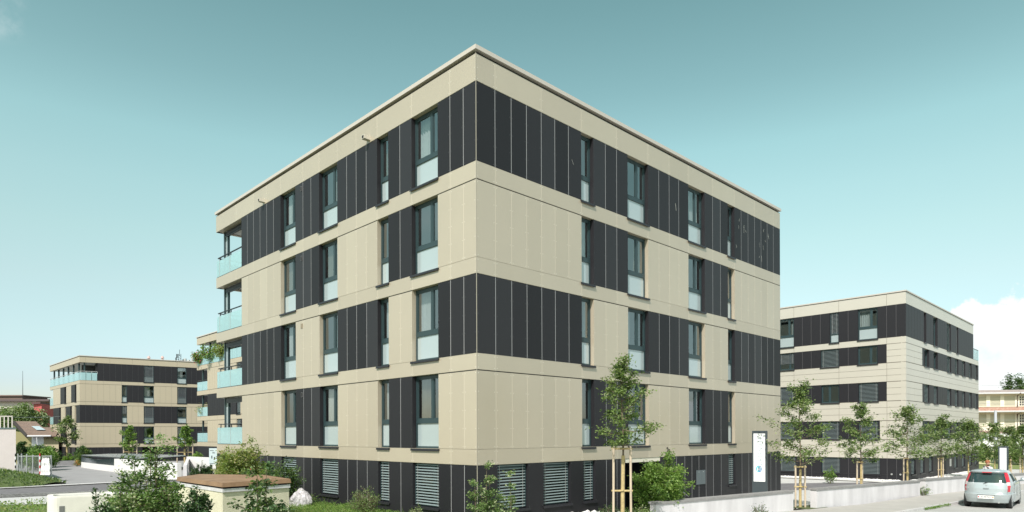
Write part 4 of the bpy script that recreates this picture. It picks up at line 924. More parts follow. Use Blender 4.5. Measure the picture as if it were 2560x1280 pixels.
# =====================================================================
#  LEFT FOREGROUND: ventilation block with rusty lid, fountain
# =====================================================================
zt = 1.90
def pz(px, py, z): a, b_ = ray(px, py); Y = (z - CAMH) / b_; return Vector((a * Y, Y))
ring = [pz(556, 1207.5, zt), pz(728, 1197, zt), pz(660, 1187, zt), pz(498, 1185, zt), pz(441, 1192.5, zt)]
cen = sum(ring, Vector((0, 0))) / 5
shr = lambda k: [cen + (p - cen) * k for p in ring]
V = empty('vent_shaft', (cen.x, cen.y, 0), 'low five-sided rendered concrete block topped by a rusty brown steel lid', 'vent shaft')
b = MB(); b.prism([tuple(p) for p in shr(.965)], -.2, zt - .27, 0); b.build('wall', mat('rough_render', (.62, .585, .44), .9, var=.05, scale=2, bump=.9, bscale=60), V, fixn=True)
b = MB(); b.prism([tuple(p) for p in shr(.985)], zt - .265, zt - .17, 0); b.build('rim', mat('rim_metal', (.55, .54, .55), .5, var=.2, scale=5), V, fixn=True)
b = MB(); b.prism([tuple(p) for p in shr(.93)], zt - .169, zt - .12, 0); b.build('shadow_gap', gapm, V, fixn=True)
b = MB(); n = 5; r1, r2 = shr(1.0), shr(.985); b.v += [(p.x, p.y, zt - .12) for p in r1] + [(p.x, p.y, zt) for p in r2] + [(cen.x, cen.y, zt + .02)]
for i in range(5): j = (i + 1) % 5; b.f += [(i, j, 5 + j, 5 + i), (5 + i, 5 + j, 10)]; b.mi += [0, 0]
b.f.append((4, 3, 2, 1, 0)); b.mi.append(0)
b.build('lid', mat('rusty_steel', (.20, .12, .065), .6, .0, col2=(.28, .175, .10), scale=2.2, bump=.1), V, fixn=True)
# fountain trough
FX = Bz(212, 21.5, 0); FT = empty('fountain_trough', (FX.x, FX.y, gz(21)), 'white rounded stone trough with water, half hidden by the left yew', 'fountain')
zf = at(200, 1241, 20.6).z; fa_ = Vector((.80, .60)).normalized(); fb2 = Vector((-fa_.y, fa_.x))
def rr_ring(cx, cy, a, c, r_, n=6):
    out = []
    for k, (sx, sy) in enumerate(((1, 1), (-1, 1), (-1, -1), (1, -1))):
        for i in range(n + 1):
            t = math.pi / 2 * (k + i / n); x = sx * (a - r_) + r_ * math.cos(t); y = sy * (c - r_) + r_ * math.sin(t); p = Vector((cx, cy)) + fa_ * x + fb2 * y; out.append(p)
    return out
stonew = mat('trough_stone', (.66, .64, .585), .8, var=.05, scale=2, bump=.4, bscale=70)
o_r = rr_ring(FX.x, FX.y, 1.0, .62, .3); i_r = rr_ring(FX.x, FX.y, .83, .45, .2); n = len(o_r)
b = MB(); lv = [(o_r, -.1), (o_r, zf - .05), ([FX.xy + (p - FX.xy) * .985 for p in o_r], zf), ([FX.xy + (p - FX.xy) * 1.02 for p in i_r], zf), (i_r, zf - .04), (i_r, zf - .35)]
for r_, z in lv: b.v += [(p.x, p.y, z) for p in r_]
for k in range(len(lv) - 1):
    for i in range(n): j = (i + 1) % n; b.f.append((k * n + i, k * n + j, (k + 1) * n + j, (k + 1) * n + i)); b.mi.append(0)
b.build('basin', stonew, FT, fixn=True)
b = MB(); b.quad([(p.x, p.y, zf - .11) for p in i_r]); b.build('water', mat('trough_water', (.18, .26, .24), .06, spec=.8), FT)
p = Vector(FX.xy) - fb2 * .63 - fa_ * .72; b = MB(); q = [p + fa_ * x for x in (0, .14)]
b.hexa([(q[0].x, q[0].y, zf - .62), (q[1].x, q[1].y, zf - .62), (q[1].x + fb2.x * .04, q[1].y + fb2.y * .04, zf - .62), (q[0].x + fb2.x * .04, q[0].y + fb2.y * .04, zf - .62), (q[0].x, q[0].y, zf - .30), (q[1].x, q[1].y, zf - .30), (q[1].x + fb2.x * .04, q[1].y + fb2.y * .04, zf - .30), (q[0].x + fb2.x * .04, q[0].y + fb2.y * .04, zf - .30)])
b.build('plaque', mat('plaque_grey', (.2, .2, .2), .5, .4), FT)
bm = bmesh.new(); bmesh.ops.create_icosphere(bm, subdivisions=3, radius=1)
for q in bm.verts: q.co = Vector((q.co.x * .75, q.co.y * .5, q.co.z * .42)) * (1 + .12 * noise.noise(q.co * 2))
me = bpy.data.meshes.new('yellow_boulder'); bm.to_mesh(me); bm.free(); me.materials.append(mat('yellow_stone', (.55, .52, .33), .85, var=.08, scale=4, bump=.4)); o = bpy.data.objects.new('boulder', me); COL.objects.link(o); o.location = Bz(238, 24.2, .66)
tag(o, 'rounded yellowish boulder just behind the white trough', 'rock')

# =====================================================================
#  RAMP STRUCTURE (left middle)
# =====================================================================
wa, wb_, wc = G(203, 1168.5), G(285.5, 1180), G(443, 1201)
RM = empty('ramp_canopy', (wb_.x, wb_.y, gz(wb_.y)), 'curved grey glass roof over the garage ramp with dark fascia and white concrete walls', 'ramp canopy')
def wall2(mb, a, c, z0a, z0c, z1a, z1c, t=.3, mi=0):
    a, c = Vector(a[:2]), Vector(c[:2]); d = (c - a).normalized(); n = Vector((-d.y, d.x)) * t
    if n.y < 0: n = -n
    mb.hexa([(a.x, a.y, z0a), (c.x, c.y, z0c), (c.x + n.x, c.y + n.y, z0c), (a.x + n.x, a.y + n.y, z0a), (a.x, a.y, z1a), (c.x, c.y, z1c), (c.x + n.x, c.y + n.y, z1c), (a.x + n.x, a.y + n.y, z1a)], mi)
wc_white = mat('white_concrete', (.66, .65, .63), .85, var=.04, scale=.8, bump=.15, bscale=30)
zat = lambda px, py, p: at(px, py, p.y).z
ws = Vector((wa.x, wa.y)).lerp(Vector((wb_.x, wb_.y)), .5) + Vector((.3, -.5))
b = MB(); zA, zB2 = zat(203, 1155, wa), zat(285, 1164, wb_)
wall2(b, wa, ws, -.8, -.8, zA, (zA + zB2) / 2); wall2(b, ws, wb_, -.8, -.8, (zA + zB2) / 2, zB2); wall2(b, wb_, wc, -.8, -.8, zat(285.5, 1147, wb_), zat(443, 1158, wc))
wr0 = Vector((((466 - 1280) / FPX) * 66, 66)); wr1 = Vector((((560 - 1280) / FPX) * 58, 58))
b.build('wall', wc_white, RM)
b = MB(); wall2(b, wr0, wr1, -.8, -.8, at(466, 1141.5, 66).z, at(560, 1145.5, 58).z); b.build('rear_ramp_wall', wc_white, RM)
b = MB(); wall2(b, (wc.x + .3, wc.y + .3), wr0, -3, -3, .95, .95, .25); b.build('inner_ramp_wall', concrete, RM)
b = MB(); wall2(b, Vector(wa[:2]) + Vector((0, .03)), ws + Vector((0, .03)), zA + .002, (zA + zB2) / 2 + .002, zat(203, 1142.5, wa), zat(245, 1144, wa), .1); wall2(b, ws + Vector((0, .03)), Vector(wb_[:2]) + Vector((-.02, .03)), (zA + zB2) / 2 + .002, zB2 + .002, zat(245, 1144, wa), zat(285, 1147, wb_), .1)
b.build('glass_screen', mat('screen_dark', (.03, .05, .055), .12, .2, spec=.8), RM)
cz_ = 1.12
cpts = [pz(203, 1141.5, .95), pz(240, 1144, .95), pz(285, 1146, .98), pz(345, 1146, cz_), pz(410, 1143, cz_), pz(464, 1139.5, cz_), pz(462, 1137.5, cz_), pz(420, 1135, cz_ + .05), pz(370, 1132.5, cz_ + .1), pz(320, 1131.5, cz_ + .1), pz(270, 1133, cz_ + .05), pz(230, 1136, cz_), pz(208, 1139, 1.0)]
b = MB(); b.prism([tuple(p) for p in cpts], cz_ - .14, cz_ - .02, 1, 0); b.build('roof', [mat('roof_sheet', (.33, .37, .39), .25, .2, var=.05, scale=1), mat('roof_edge', (.03, .035, .04), .5)], RM, fixn=True)
b = MB()
for i in range(1, 22):      # ribs over the sheet
    t = i / 22; A_ = Vector(cpts[0]).lerp(Vector(cpts[5]), t); 
    i0 = 1 + t * 3.9; f_ = Vector(cpts[int(i0)]).lerp(Vector(cpts[min(5, int(i0) + 1)]), i0 % 1); j0 = 12 - t * 5.5; r_ = Vector(cpts[int(j0)]).lerp(Vector(cpts[max(6, int(j0) - 1)]), 1 - j0 % 1 if j0 % 1 else 0)
    b.tube([(f_.x, f_.y, cz_ - .01), (r_.x, r_.y, cz_ - .01)], .012, 4)
b.build('roof_rib', mat('rib_grey', (.26, .29, .31), .4, .3), RM)
# info sign
sgn = Bz(533, 57, gz(57)); S_ = empty('info_sign', sgn, 'pale blue-grey information board on a post at the left edge of the large building', 'sign')
wX = Vector((.93, -.36, 0)); pc = Bz(533, 57, 0)
def sgbox(mb, a0, a1, z0, z1, t0, t1, mi=0):
    n_ = Vector((-.36, -.93, 0)); q = [pc + wX * a0 + n_ * t1, pc + wX * a1 + n_ * t1, pc + wX * a1 + n_ * t0, pc + wX * a0 + n_ * t0]
    mb.hexa([(p.x, p.y, z0) for p in q] + [(p.x, p.y, z1) for p in q], mi)
zs0, zs1 = at(533, 1161, 57).z, at(533, 1120.5, 57).z
b = MB(); sgbox(b, -.42, .5, zs0, zs1, 0, .05); b.build('board', mat('sign_pale', (.45, .53, .54), .3), S_)
b = MB(); sgbox(b, -.34, -.26, -.6, zs0, 0, .05); sgbox(b, .34, .42, -.6, zs0, 0, .05); b.build('post', dmetal, S_)
b = MB()
for a0, a1, z0, z1 in ((-.16, -.05, .46, .64), (.12, .24, .54, .72), (-.34, .1, .13, .16), (-.05, .2, .24, .265), (-.05, .24, .29, .315), (-.34, .2, .93, .96)): sgbox(b, a0, a1, zs1 - (zs1 - zs0) * z1, zs1 - (zs1 - zs0) * z0, .05, .054)
b.build('pictogram', dmetal, S_)

# =====================================================================
#  LEFT BACKGROUND
# =====================================================================
# rendered wall building at the edge
b0 = at(39.5, 1069, 50); GW = empty('flat_roofed_annex', (b0.x, 50, gz(50)), 'plain pinkish-grey rendered flat-roofed annex cut by the left edge of the picture', 'building')
b = MB(); b.prism([(b0.x - 26, 50), (b0.x, 50), (b0.x * 1.14, 56), (b0.x - 30, 56)], -.6, b0.z - .08); b.build('wall', mat('pinkish_render', (.47, .43, .42), .9, var=.03, scale=1.5, bump=.2), GW)
b = MB(); b.prism([(b0.x - 26, 49.94), (b0.x + .06, 49.94), (b0.x * 1.14 + .06, 56.06), (b0.x - 30, 56.06)], b0.z - .08, b0.z); b.build('roof_edge', mat('zinc_edge', (.12, .17, .18), .5, .3), GW)
b = MB(); zt_ = at(10, 1041, 50).z; xr = at(21, 1041, 50).x
for i in range(26): b.box(xr - .06 - i * .30, xr - i * .30, 50.4, 50.45, b0.z, zt_)
b.box(xr - 8, xr, 50.38, 50.47, zt_, zt_ + .05); b.build('railing', mat('railing_cream', (.62, .56, .52), .6), GW)
# tiled house
HS = empty('tiled_house', (at(60, 1087, 82).x, 82, gz(82)), 'low white-walled house with a brown tiled roof and a skylight behind the wire fence', 'house')
ev0, ev1 = at(70, 1088, 80), at(129, 1087.5, 80); rg0, rg1 = at(38, 1053, 88), at(90, 1053.5, 88); lf0 = at(20, 1056, 92)
tile = mat('brown_tile', (.13, .085, .065), .85, col2=(.24, .17, .13), scale=7, bump=.5, bscale=12)
def wave_tiles(m, s):
    t = m.node_tree; w = t.nodes.new('ShaderNodeTexWave'); w.inputs['Scale'].default_value = s; w.inputs['Distortion'].default_value = .4; w.bands_direction = 'Z'
    tc = next(n for n in t.nodes if n.type == 'TEX_COORD'); t.links.new(tc.outputs['Object'], w.inputs['Vector']); bp = next(n for n in t.nodes if n.type == 'BUMP'); bp.inputs['Distance'].default_value = .12; bp.inputs['Strength'].default_value = 1; t.links.new(w.outputs[0], bp.inputs['Height'])
wave_tiles(tile, 1.6)
def slab(mb, pts, t, mi=0):
    pts = [Vector(p) for p in pts]; n_ = (pts[1] - pts[0]).cross(pts[2] - pts[0]).normalized(); n_ = -n_ if n_.z > 0 else n_
    mb.hexa([tuple(p + n_ * t) for p in pts] + [tuple(p) for p in pts], mi)
b = MB(); slab(b, [ev0, ev1, rg1, rg0], .18); ro = b.build('roof', tile, HS, fixn=True)
b = MB(); b.tube([ev0 + Vector((0, -.1, -.1)), ev1 + Vector((0, -.1, -.1))], .09, 6); b.tube([ev1 + Vector((-1.8, 0, -.2)), ev1 + Vector((-1.8, .4, -3.6))], .06, 6); b.build('gutter', mat('gutter_white', (.55, .55, .56), .5), HS)
b = MB(); slab(b, [rg0 + Vector((-.5, 0, 0)), ev0 + Vector((-.35, 0, 0)), ev0 + Vector((-.05, 0, .05)), rg0 + Vector((0, 0, .05))], .35); b.build('verge_board', mat('dark_timber', (.03, .022, .018), .8), HS, fixn=True)
b = MB(); b.hexa([(ev0.x + .0, 80.9, -.9), (ev1.x - 1.6, 80.9, -.9), ((ev1.x - 1.6) * 1.1, 88, -.9), (ev0.x * 1.1, 88, -.9), (ev0.x + .0, 80.9, ev0.z + .05), (ev1.x - 1.6, 80.9, ev1.z + .05), ((ev1.x - 1.6) * 1.1, 88, ev0.z), (ev0.x * 1.1, 88, ev0.z)]); b.build('wall', mat('house_white', (.50, .52, .55), .9), HS)
b = MB(); b.hexa([(rg0.x - 4, 88.6, -.9), (ev0.x - .01, 82, -.9), (ev0.x * 1.11, 90, -.9), (rg0.x * 1.05 - 4, 92, -.9), (rg0.x - 4, 88.6, rg0.z - .6), (ev0.x - .01, 82, ev0.z - .1), (ev0.x * 1.11, 90, ev0.z - .1), (rg0.x * 1.05 - 4, 92, rg0.z - .6)]); b.build('gable_wall', mat('house_olive', (.22, .20, .09), .9), HS)
s0_ = rg0.lerp(ev0, .45); s1_ = rg0.lerp(ev0, .72); dxr = (ev1 - ev0).normalized(); b = MB(); pp = [s1_ + dxr * 1.6, s1_ + dxr * 2.7, s0_ + dxr * 2.4, s0_ + dxr * 1.4]; b.quad([p + Vector((0, -.05, .12)) for p in pp]); b.build('skylight', mat('skylight_glass', (.45, .5, .52), .1), ro)
H2 = empty('tiled_house', (at(112, 1087, 97).x, 97, gz(97)), 'second tiled house with ochre wall, squeezed between the first house and the far left block', 'house')
b = MB(); a_, c_ = at(85, 1090, 96), at(140, 1089, 96); slab(b, [a_, c_, at(150, 1068, 104), at(85, 1068, 104)], .2); b.build('roof', tile, H2, fixn=True)
b = MB(); b.prism([(a_.x + .3, 97), (c_.x - .3, 97), (c_.x * 1.09, 104), (a_.x * 1.09, 104)], -1, a_.z + .1); b.build('wall', mat('ochre_render', (.42, .37, .25), .9), H2)
# red, pinkish and slate buildings further back
RB = empty('red_building', (at(105, 1040, 128).x, 128, gz(128)), 'red rendered building partly hidden by the willow', 'building')
a_ = at(84, 1011, 128); c_ = at(104, 1011, 126); e_ = at(150, 1012, 136); b = MB(); b.prism([(a_.x, a_.y), (c_.x, c_.y), (e_.x, e_.y), (e_.x - 4, e_.y + 10), (a_.x - 2, a_.y + 12)], -1, a_.z, 0); b.build('wall', mat('red_render', (.42, .09, .085), .85, var=.08, scale=.8), RB, fixn=True)
b = MB(); b.prism([(a_.x - .4, a_.y - .4), (c_.x + .1, c_.y - .5), (e_.x + .4, e_.y - .5), (e_.x - 4, e_.y + 10), (a_.x - 2, a_.y + 12)], a_.z, a_.z + .35, 0); b.build('roof', mat('red_roof', (.10, .05, .05), .8), RB, fixn=True)
PK = empty('long_pale_building', (at(40, 1020, 145).x, 145, gz(145)), 'long pinkish-white building with a flat brown roof edge beyond the willow', 'building')
xl, xr = at(-60, 1003, 145).x, at(90, 1003, 145).x; zt_ = at(40, 1004, 145).z
b = MB(); b.box(xl, xr, 145, 158, -1.5, zt_); w_ = b.build('wall', mat('pinkish_white', (.58, .52, .50), .9), PK)
for i in range(7):
    x = xr - 1.4 - i * 1.85; b = MB(); b.box(x - 1.55, x, 144.93, 144.99, zt_ - 3.2, zt_ - .8); b.build('window', mat('shutter_cream', (.50, .48, .41), .7), PK)
b = MB(); b.hexa([(xl, 144, zt_), (xr + 3.5, 144, zt_), (xr + 3.5, 158, zt_), (xl, 158, zt_), (xl, 144, zt_ + .45), (xr + 3.5, 144, zt_ + .45), (xr + 3.5, 158, zt_ + .6), (xl, 158, zt_ + .6)]); b.build('roof', mat('brown_roof', (.10, .075, .075), .8), PK)
b = MB(); q = at(56, 998, 148); z2 = at(30, 990.5, 148).z; b.box(at(-60, 990, 148).x, q.x, 148, 156, zt_ + .61, z2); b.box(at(-60, 990, 148).x, q.x + .5, 147.6, 156.4, z2, z2 + .25); b.build('penthouse', mat('brown_cladding', (.17, .12, .10), .8), PK)
SLT = empty('slate_roofed_building', (at(110, 1005, 150).x, 160, gz(150)), 'strip of slate-roofed building above the red one', 'building')
b = MB(); a_, c_ = at(90, 1010, 160), at(150, 1010, 160); b.box(a_.x, c_.x, 161, 172, -2, a_.z - .05); b.build('wall', mat('grey_wall', (.3, .3, .3), .9), SLT)
b = MB(); slab(b, [a_ , c_, at(150, 1000, 168), at(90, 1001, 168)], .2); b.build('roof', mat('slate', (.22, .24, .26), .6, var=.2, scale=6), SLT, fixn=True)
b = MB(); q = at(57, 990, 147); b.tube([(q.x, 147, z2 - .5), (q.x, 147, at(57, 927, 147).z)], [.07, .03], 6); tag(b.build('antenna_mast', dmetal), 'thin bare mast standing over the brown penthouse on the left skyline', 'mast')
# lattice mast and roof plant beyond the far left block
q = at(449, 903, 150); zt_ = at(449, 874, 150).z; AM = empty('antenna_mast', (q.x, 150, gz(150)), 'lattice antenna mast with small aerials above the roof of the far left block', 'mast')
b = MB()
for k in (-.3, .3): b.tube([(q.x + k, 150, -1), (q.x + k, 150, zt_ - 1)], .06, 4)
b.tube([(q.x, 150, zt_ - 1.5), (q.x, 150, zt_)], .05, 4)
for i in range(14): z = zt_ - 1 - i * .6; b.tube([(q.x - .3, 150, z), (q.x + .3, 150, z - .6)], .035, 4)
b.build('lattice', dmetal, AM)
b = MB()
for k, z in ((-.8, 2.2), (.8, 2.6), (-.6, 1.4), (.9, 3.2), (-1, 3.4)): b.box(q.x + k - .1, q.x + k + .1, 149.9, 150.1, zt_ - z - .5, zt_ - z + .4); b.tube([(q.x, 150, zt_ - z), (q.x + k, 150, zt_ - z)], .03, 4)
b.build('aerial', dmetal, AM)
q = at(474, 901, 150); QP = empty('rooftop_plant', (q.x, 150, gz(150)), 'row of small grey rooftop units on a distant flat roof right of the lattice mast', 'roof plant')
b = MB(); b.box(q.x - 3.0, q.x + 6, 150, 156, -1, q.z - .3); b.build('block', mat('grey_wall', (.3, .3, .3)), QP)
b = MB()
for i in range(8): x = q.x - 2.4 + i * .8; b.box(x, x + .45, 150.5, 151, q.z - .3, q.z + [.1, .5, .2, .9, 1.0, .9, .2, .1][i])
b.build('roof_unit', alu, QP)
# willow and hedges
blob_tree('willow_tree', (at(50, 1060, 112).x, 112, gz(112)), at(58, 1008, 112).z + .9, 4.5, 4, 61, 'broad pale green willow behind the tiled house', 'tree', mats=[mat('willow_a', (.15, .21, .085), .6, trans=.3), mat('willow_b', (.21, .27, .13), .6, trans=.3), LEAF[0], mat('willow_c', (.28, .33, .18), .6, trans=.3)], nl=30000, ls=.42, lobes=36, z0=.1, droop=.6)
blob_tree('conifer_bush', (at(53, 1120, 68).x, 68, gz(68)), at(53, 1094, 68).z + .4, .62, .6, 62, 'dark upright evergreen bush beside the annex wall', 'bush', mats=YEW, nl=5500, ls=.12, lobes=24, trunk=False, z0=.0, gap=.7)
for i, (px, Z, yt, w) in enumerate(((78, 72, 1106, 1.2), (100, 74, 1110, 1.3), (122, 76, 1112, 1.2), (92, 66, 1120, 1.4), (118, 68, 1121, 1.3))):
    blob_tree('garden_bush', (at(px, 1120, Z).x, Z, gz(Z)), at(px, yt, Z).z - gz(Z), w, w, 63 + i, ['dark leafy bush below the white house wall', 'garden bush below the downpipe of the white house', 'garden bush at the left end of the far left block', 'lighter bush seen over the middle of the wire fence', 'lighter bush seen over the banner on the wire fence'][i], 'bush', mats=HEDGE if i < 3 else LEAFB, nl=2600, ls=.2, lobes=18, trunk=False, z0=.0, gap=.7, group='garden bushes behind the wire fence')
blob_tree('planter_shrub', (at(207, 1150, 80).x, 80, gz(80)), at(207, 1112, 80).z - gz(80), 1.0, 1.0, 70, 'dark conical shrub at the left tip of the ramp roof', 'shrub', mats=[LEAF[0], LEAF[2], YEW[1], LEAF[1]], nl=2600, ls=.2, lobes=20, trunk=False, z0=0, gap=.6)
blob_tree('planter_shrub', (at(186, 1155, 82).x, 82, gz(82)), 1.3, 1.6, .8, 71, 'low light green shrubs in the grey planter', 'shrub', mats=LEAFB, nl=1600, ls=.2, lobes=14, trunk=False, z0=0, gap=.6)
blob_tree('planter_shrub', (at(492, 1150, 74).x, 74, gz(74)), 1.7, 1.0, .8, 72, 'loose shrub below the info sign behind the white ramp wall', 'shrub', mats=LEAFB, nl=900, ls=.2, lobes=12, trunk=False, z0=0, gap=.6)
b = MB(); b.box(at(137, 1160, 80).x, at(197, 1160, 80).x, 80, 86, -.9, gz(80) + .55); b2 = tag(b.build('planter_wall', mat('planter_grey', (.16, .16, .165), .8, var=.1, scale=2)), 'low dark grey concrete planter at the foot of the far left block', 'planter')
shrub('orange_plant', G(192, 1166), .75, .4, 73, 'small yellow-orange plant at the left tip of the ramp wall', 'plant', nl=260, ls=.16, mats=[mat('leaf_orange', (.45, .20, .05), .6), LEAFY[1], LEAFB[0], LEAFY[0]], stems=7, clump=.1)
# balcony plants on the block behind
zb = CBt[0]
for i, (px, w, lab) in enumerate(((505, 1.0, 'red flowering'), (535, 1.3, 'tall green'), (560, .9, 'bushy green'))):
    Yb = OC.y - .717 * CF.S(px) + .6; pt = Vector(((px - 1280) / FPX * Yb, Yb, zb))
    T = shrub('balcony_plant', pt, [1.6, 2.2, 1.9][i], w, 80 + i, lab + ' plant on the top glass balcony of the block behind', 'plant', 'potted plants on the top balcony', nl=1300, ls=.22, mats=[LEAFB, LEAFB, LEAFY][i], stems=14, clump=.22, fl=(mat('red_flower', (.55, .03, .07), .5), 90, .15) if i == 0 else None)
Yb = OC.y - .717 * CF.S(508) + .5; shrub('balcony_plant', Vector(((508 - 1280) / FPX * Yb, Yb, CBt[2])), 1.5, .8, 84, 'spiky plant on a lower glass balcony of the block behind', 'plant', 'potted plants on the top balcony', nl=260, ls=.35, mats=LEAFY, stems=10, clump=.2, wl_=.12)

# mound with tall grass, fence, banner
mc = G(40, 1210); md = MB(); n1_ = 26; m_pts = []
A0, A1 = Vector((-60, 38)), G(137, 1207).xy
def mound_h(X, Y):
    # height of the grassy mound above ground: falls to 0 at the street side and at the right tip
    p = Vector((X, Y)); d = (Vector(f1) - Vector(f0)).normalized(); nn = Vector((-d.y, d.x)); dist = (p - Vector(fa[:2])).dot(nn) - .5
    tip = (Vector((A1.x, A1.y)) - p).dot(d) ; h = 1.4 * max(0, min(1, dist / 3.2)) ** .7 * max(0, min(1, tip / 6)) ** .6
    bk = max(0, min(1, (13 - dist) / 5)); return h * bk
gx0, gx1, gy0, gy1 = -58, -31, 36, 60; nx, ny = 54, 48
for j in range(ny + 1):
    for i in range(nx + 1):
        X = gx0 + (gx1 - gx0) * i / nx; Y = gy0 + (gy1 - gy0) * j / ny; h = mound_h(X, Y); md.v.append((X, Y, gz(Y) + (h + .02 if h > 0 else -.3)))
for j in range(ny):
    for i in range(nx): k = j * (nx + 1) + i; md.f.append((k, k + 1, k + nx + 2, k + nx + 1)); md.mi.append(0)
md.smooth = True; tag(md.build('mound', mat('mound_soil', (.07, .10, .03), .95, col2=(.10, .14, .045), scale=3)), kind='structure')
mg = MB()
for i in range(42000):
    X = rr.uniform(gx0, gx1); Y = rr.uniform(gy0, gy1); h = mound_h(X, Y)
    if h < .02: continue
    leaf(mg, Vector((X, Y, gz(Y) + h)), rr.uniform(.18, .34), .03, rr, pick(rr, (5, 3, 3, 1)), up=1.0)
tag(mg.build('mound_grass', [LEAF[0], mat('grass_mid', (.11, .17, .05), .6, trans=.3), LEAF[2], LEAFY[1]]), 'tall green grass on the mound at the left', 'grass', kind='stuff')
b = MB(); kp = [G(118, 1213), G(136, 1208), G(140, 1203), G(131, 1197)]
b.tube([(p.x, p.y, p.z + .04) for p in kp], .09, 6); tag(b.build('mound_kerb', kerbm), kind='structure')
FN = empty('wire_fence', (at(85, 1190, 50).x, 50, gz(50)), 'wire mesh construction fence on galvanised posts on the mound', 'fence')
fpx = [(45, 1134, 1177), (54, 1134, 1176), (67, 1135, 1182), (82, 1137, 1190), (98, 1138, 1192), (128, 1138, 1197)]
fp = []
for px, yt, yb in fpx:
    Z = 49 + .0 * px; t_ = at(px, yt, Z); fp.append(t_); b = MB(); b.tube([(t_.x, Z, -.4), (t_.x, Z, t_.z)], .045, 7); b.build('post', mat('galvanised', (.42, .44, .45), .4, .5), FN)
b = MB()
x = fp[0].x
while x < fp[-1].x: b.tube([(x, 49, .55), (x, 49, 1.72)], .006, 3, caps=False); x += .085
z = .6
while z < 1.75: b.tube([(fp[0].x, 49, z), (fp[-1].x, 49, z)], .006, 3, caps=False); z += .085
b.tube([(fp[0].x, 49, 1.74), (fp[-1].x, 49, 1.74)], .02, 5); b.tube([(at(45, 1145, 49).x, 49.0, 1.5), (at(54, 1180, 49).x, 49, .4)], .03, 5)
b.build('mesh_panel', MATS['galvanised'], FN)
for q_, x in enumerate((at(41, 1100, 49).x, at(102, 1100, 49).x)):
    b = MB()
    for k in range(7): b.tube([(x, 48.9, .4 + k * .22), (x, 48.9, .4 + (k + 1) * .22)], .045, 6, k % 2 if q_ == 0 else 2 + k % 2)
    tag(b.build('marker_pole', [mat('pole_black', (.02, .02, .02)), mat('pole_white', (.7, .7, .7)), mat('pole_red', (.5, .03, .03)), MATS['pole_white']]), ['black and white striped pole at the left end of the wire fence', 'red and white striped pole just left of the white banner'][q_], 'pole')
b = MB(); nbx, nbz = 14, 16
for j in range(nbz + 1):
    for i in range(nbx + 1):
        tz = j / nbz; px = 106 + (123 - 106) * (i / nbx) + (1 - tz) * (-8 + 10 * (i / nbx)) * .9; z = .35 + (1.70 - .35) * tz - (.14 * math.sin(math.pi * i / nbx) if tz == 1 else 0)
        b.v.append((at(px, 1100, 48.85).x, 48.85 + .05 * math.sin(i * 1.7 + j * .4) + .02 * math.sin(j), z))
for j in range(nbz):
    for i in range(nbx): k = j * (nbx + 1) + i; b.f.append((k, k + 1, k + nbx + 2, k + nbx + 1)); b.mi.append(1 if (j in (8, 9, 10) and 4 < i < 6) or (j == 12 and 3 < i < 11 and i % 2) else 0)
b.smooth = True; tag(b.build('banner', [mat('banner_white', (.74, .74, .74), .7), mat('banner_print', (.45, .47, .47), .7)]), 'crumpled white banner hanging on the right end of the wire fence', 'banner')

# =====================================================================
#  RIGHT SIDE: walls, pylons, car, person, old building
# =====================================================================
def low_wall(a, c, top_a, top_c, label, t=.28):
    a, c = Vector(a), Vector(c); d = (c - a).normalized(); n_ = Vector((-d.y, d.x)); T = empty('garden_wall', (a.x, a.y, gz(a.y)), label, 'wall', 'pale concrete walls along the pavement')
    b = MB(); q = [a, c, c + n_ * t, a + n_ * t]; b.hexa([(p.x, p.y, -.5) for p in q] + [(q[0].x, q[0].y, top_a - .07), (q[1].x, q[1].y, top_c - .07), (q[2].x, q[2].y, top_c - .07), (q[3].x, q[3].y, top_a - .07)]); b.build('wall', concrete, T)
    a2, c2 = a - d * .04 - n_ * .04, c + d * .04 - n_ * .04; t2 = t + .1; q = [a2, c2, c2 + n_ * t2, a2 + n_ * t2]; b = MB(); b.hexa([(q[0].x, q[0].y, top_a - .068), (q[1].x, q[1].y, top_c - .068), (q[2].x, q[2].y, top_c - .068), (q[3].x, q[3].y, top_a - .068), (q[0].x, q[0].y, top_a), (q[1].x, q[1].y, top_c), (q[2].x, q[2].y, top_c), (q[3].x, q[3].y, top_a)]); b.build('cap', concrete_cap, T)
def onl(px, a, c):   # point of the wall line seen at pixel column px
    s_ = ray(px, 1200)[0]; d = c - a; t = (s_ * a.y - a.x) / (d.x - s_ * d.y); return a + d * t
def wt(px, py, p): return at(px, py, p.y).z
w1a, w1b = onl(1640, WL[0], WL[1]), onl(1983, WL[0], WL[1]); low_wall(w1a, w1b, wt(1640, 1256, w1a), wt(1983, 1226, w1b), 'nearest pale concrete wall, running in front of the large block beside the nearest tree')
w2a, w2b = onl(2042, WL[1], WL[2]), onl(2300, WL[2], WL[3]); w2m = WL[2]
ta, tb = wt(2042, 1221, w2a), wt(2300, 1201, w2b); tm = ta + (tb - ta) * (w2m - w2a).length / ((w2m - w2a).length + (w2b - w2m).length)
low_wall(w2a, w2b, ta, tb, 'second pale concrete wall from the left, between the staked tree gap and the car')
w3a, w3b = onl(2314, WL[3], WL[4]), onl(2425, WL[3], WL[4]); low_wall(w3a, w3b, wt(2314, 1198, w3a), wt(2425, 1190, w3b), 'third pale concrete wall, its right end hidden by the parked car')
w4a = onl(2468, WL[4], WL[5]); w4b = WL[5]; low_wall(w4a, w4b, wt(2540, 1184, onl(2540, WL[4], WL[5])), wt(2540, 1184, onl(2540, WL[4], WL[5])) - .15, 'pale concrete wall behind the parked car at the right edge')
sheet('tree_pit', [(12.0, 26.9), (13.2, 27.7), (12.8, 28.6), (11.6, 27.8)], .13, soil)
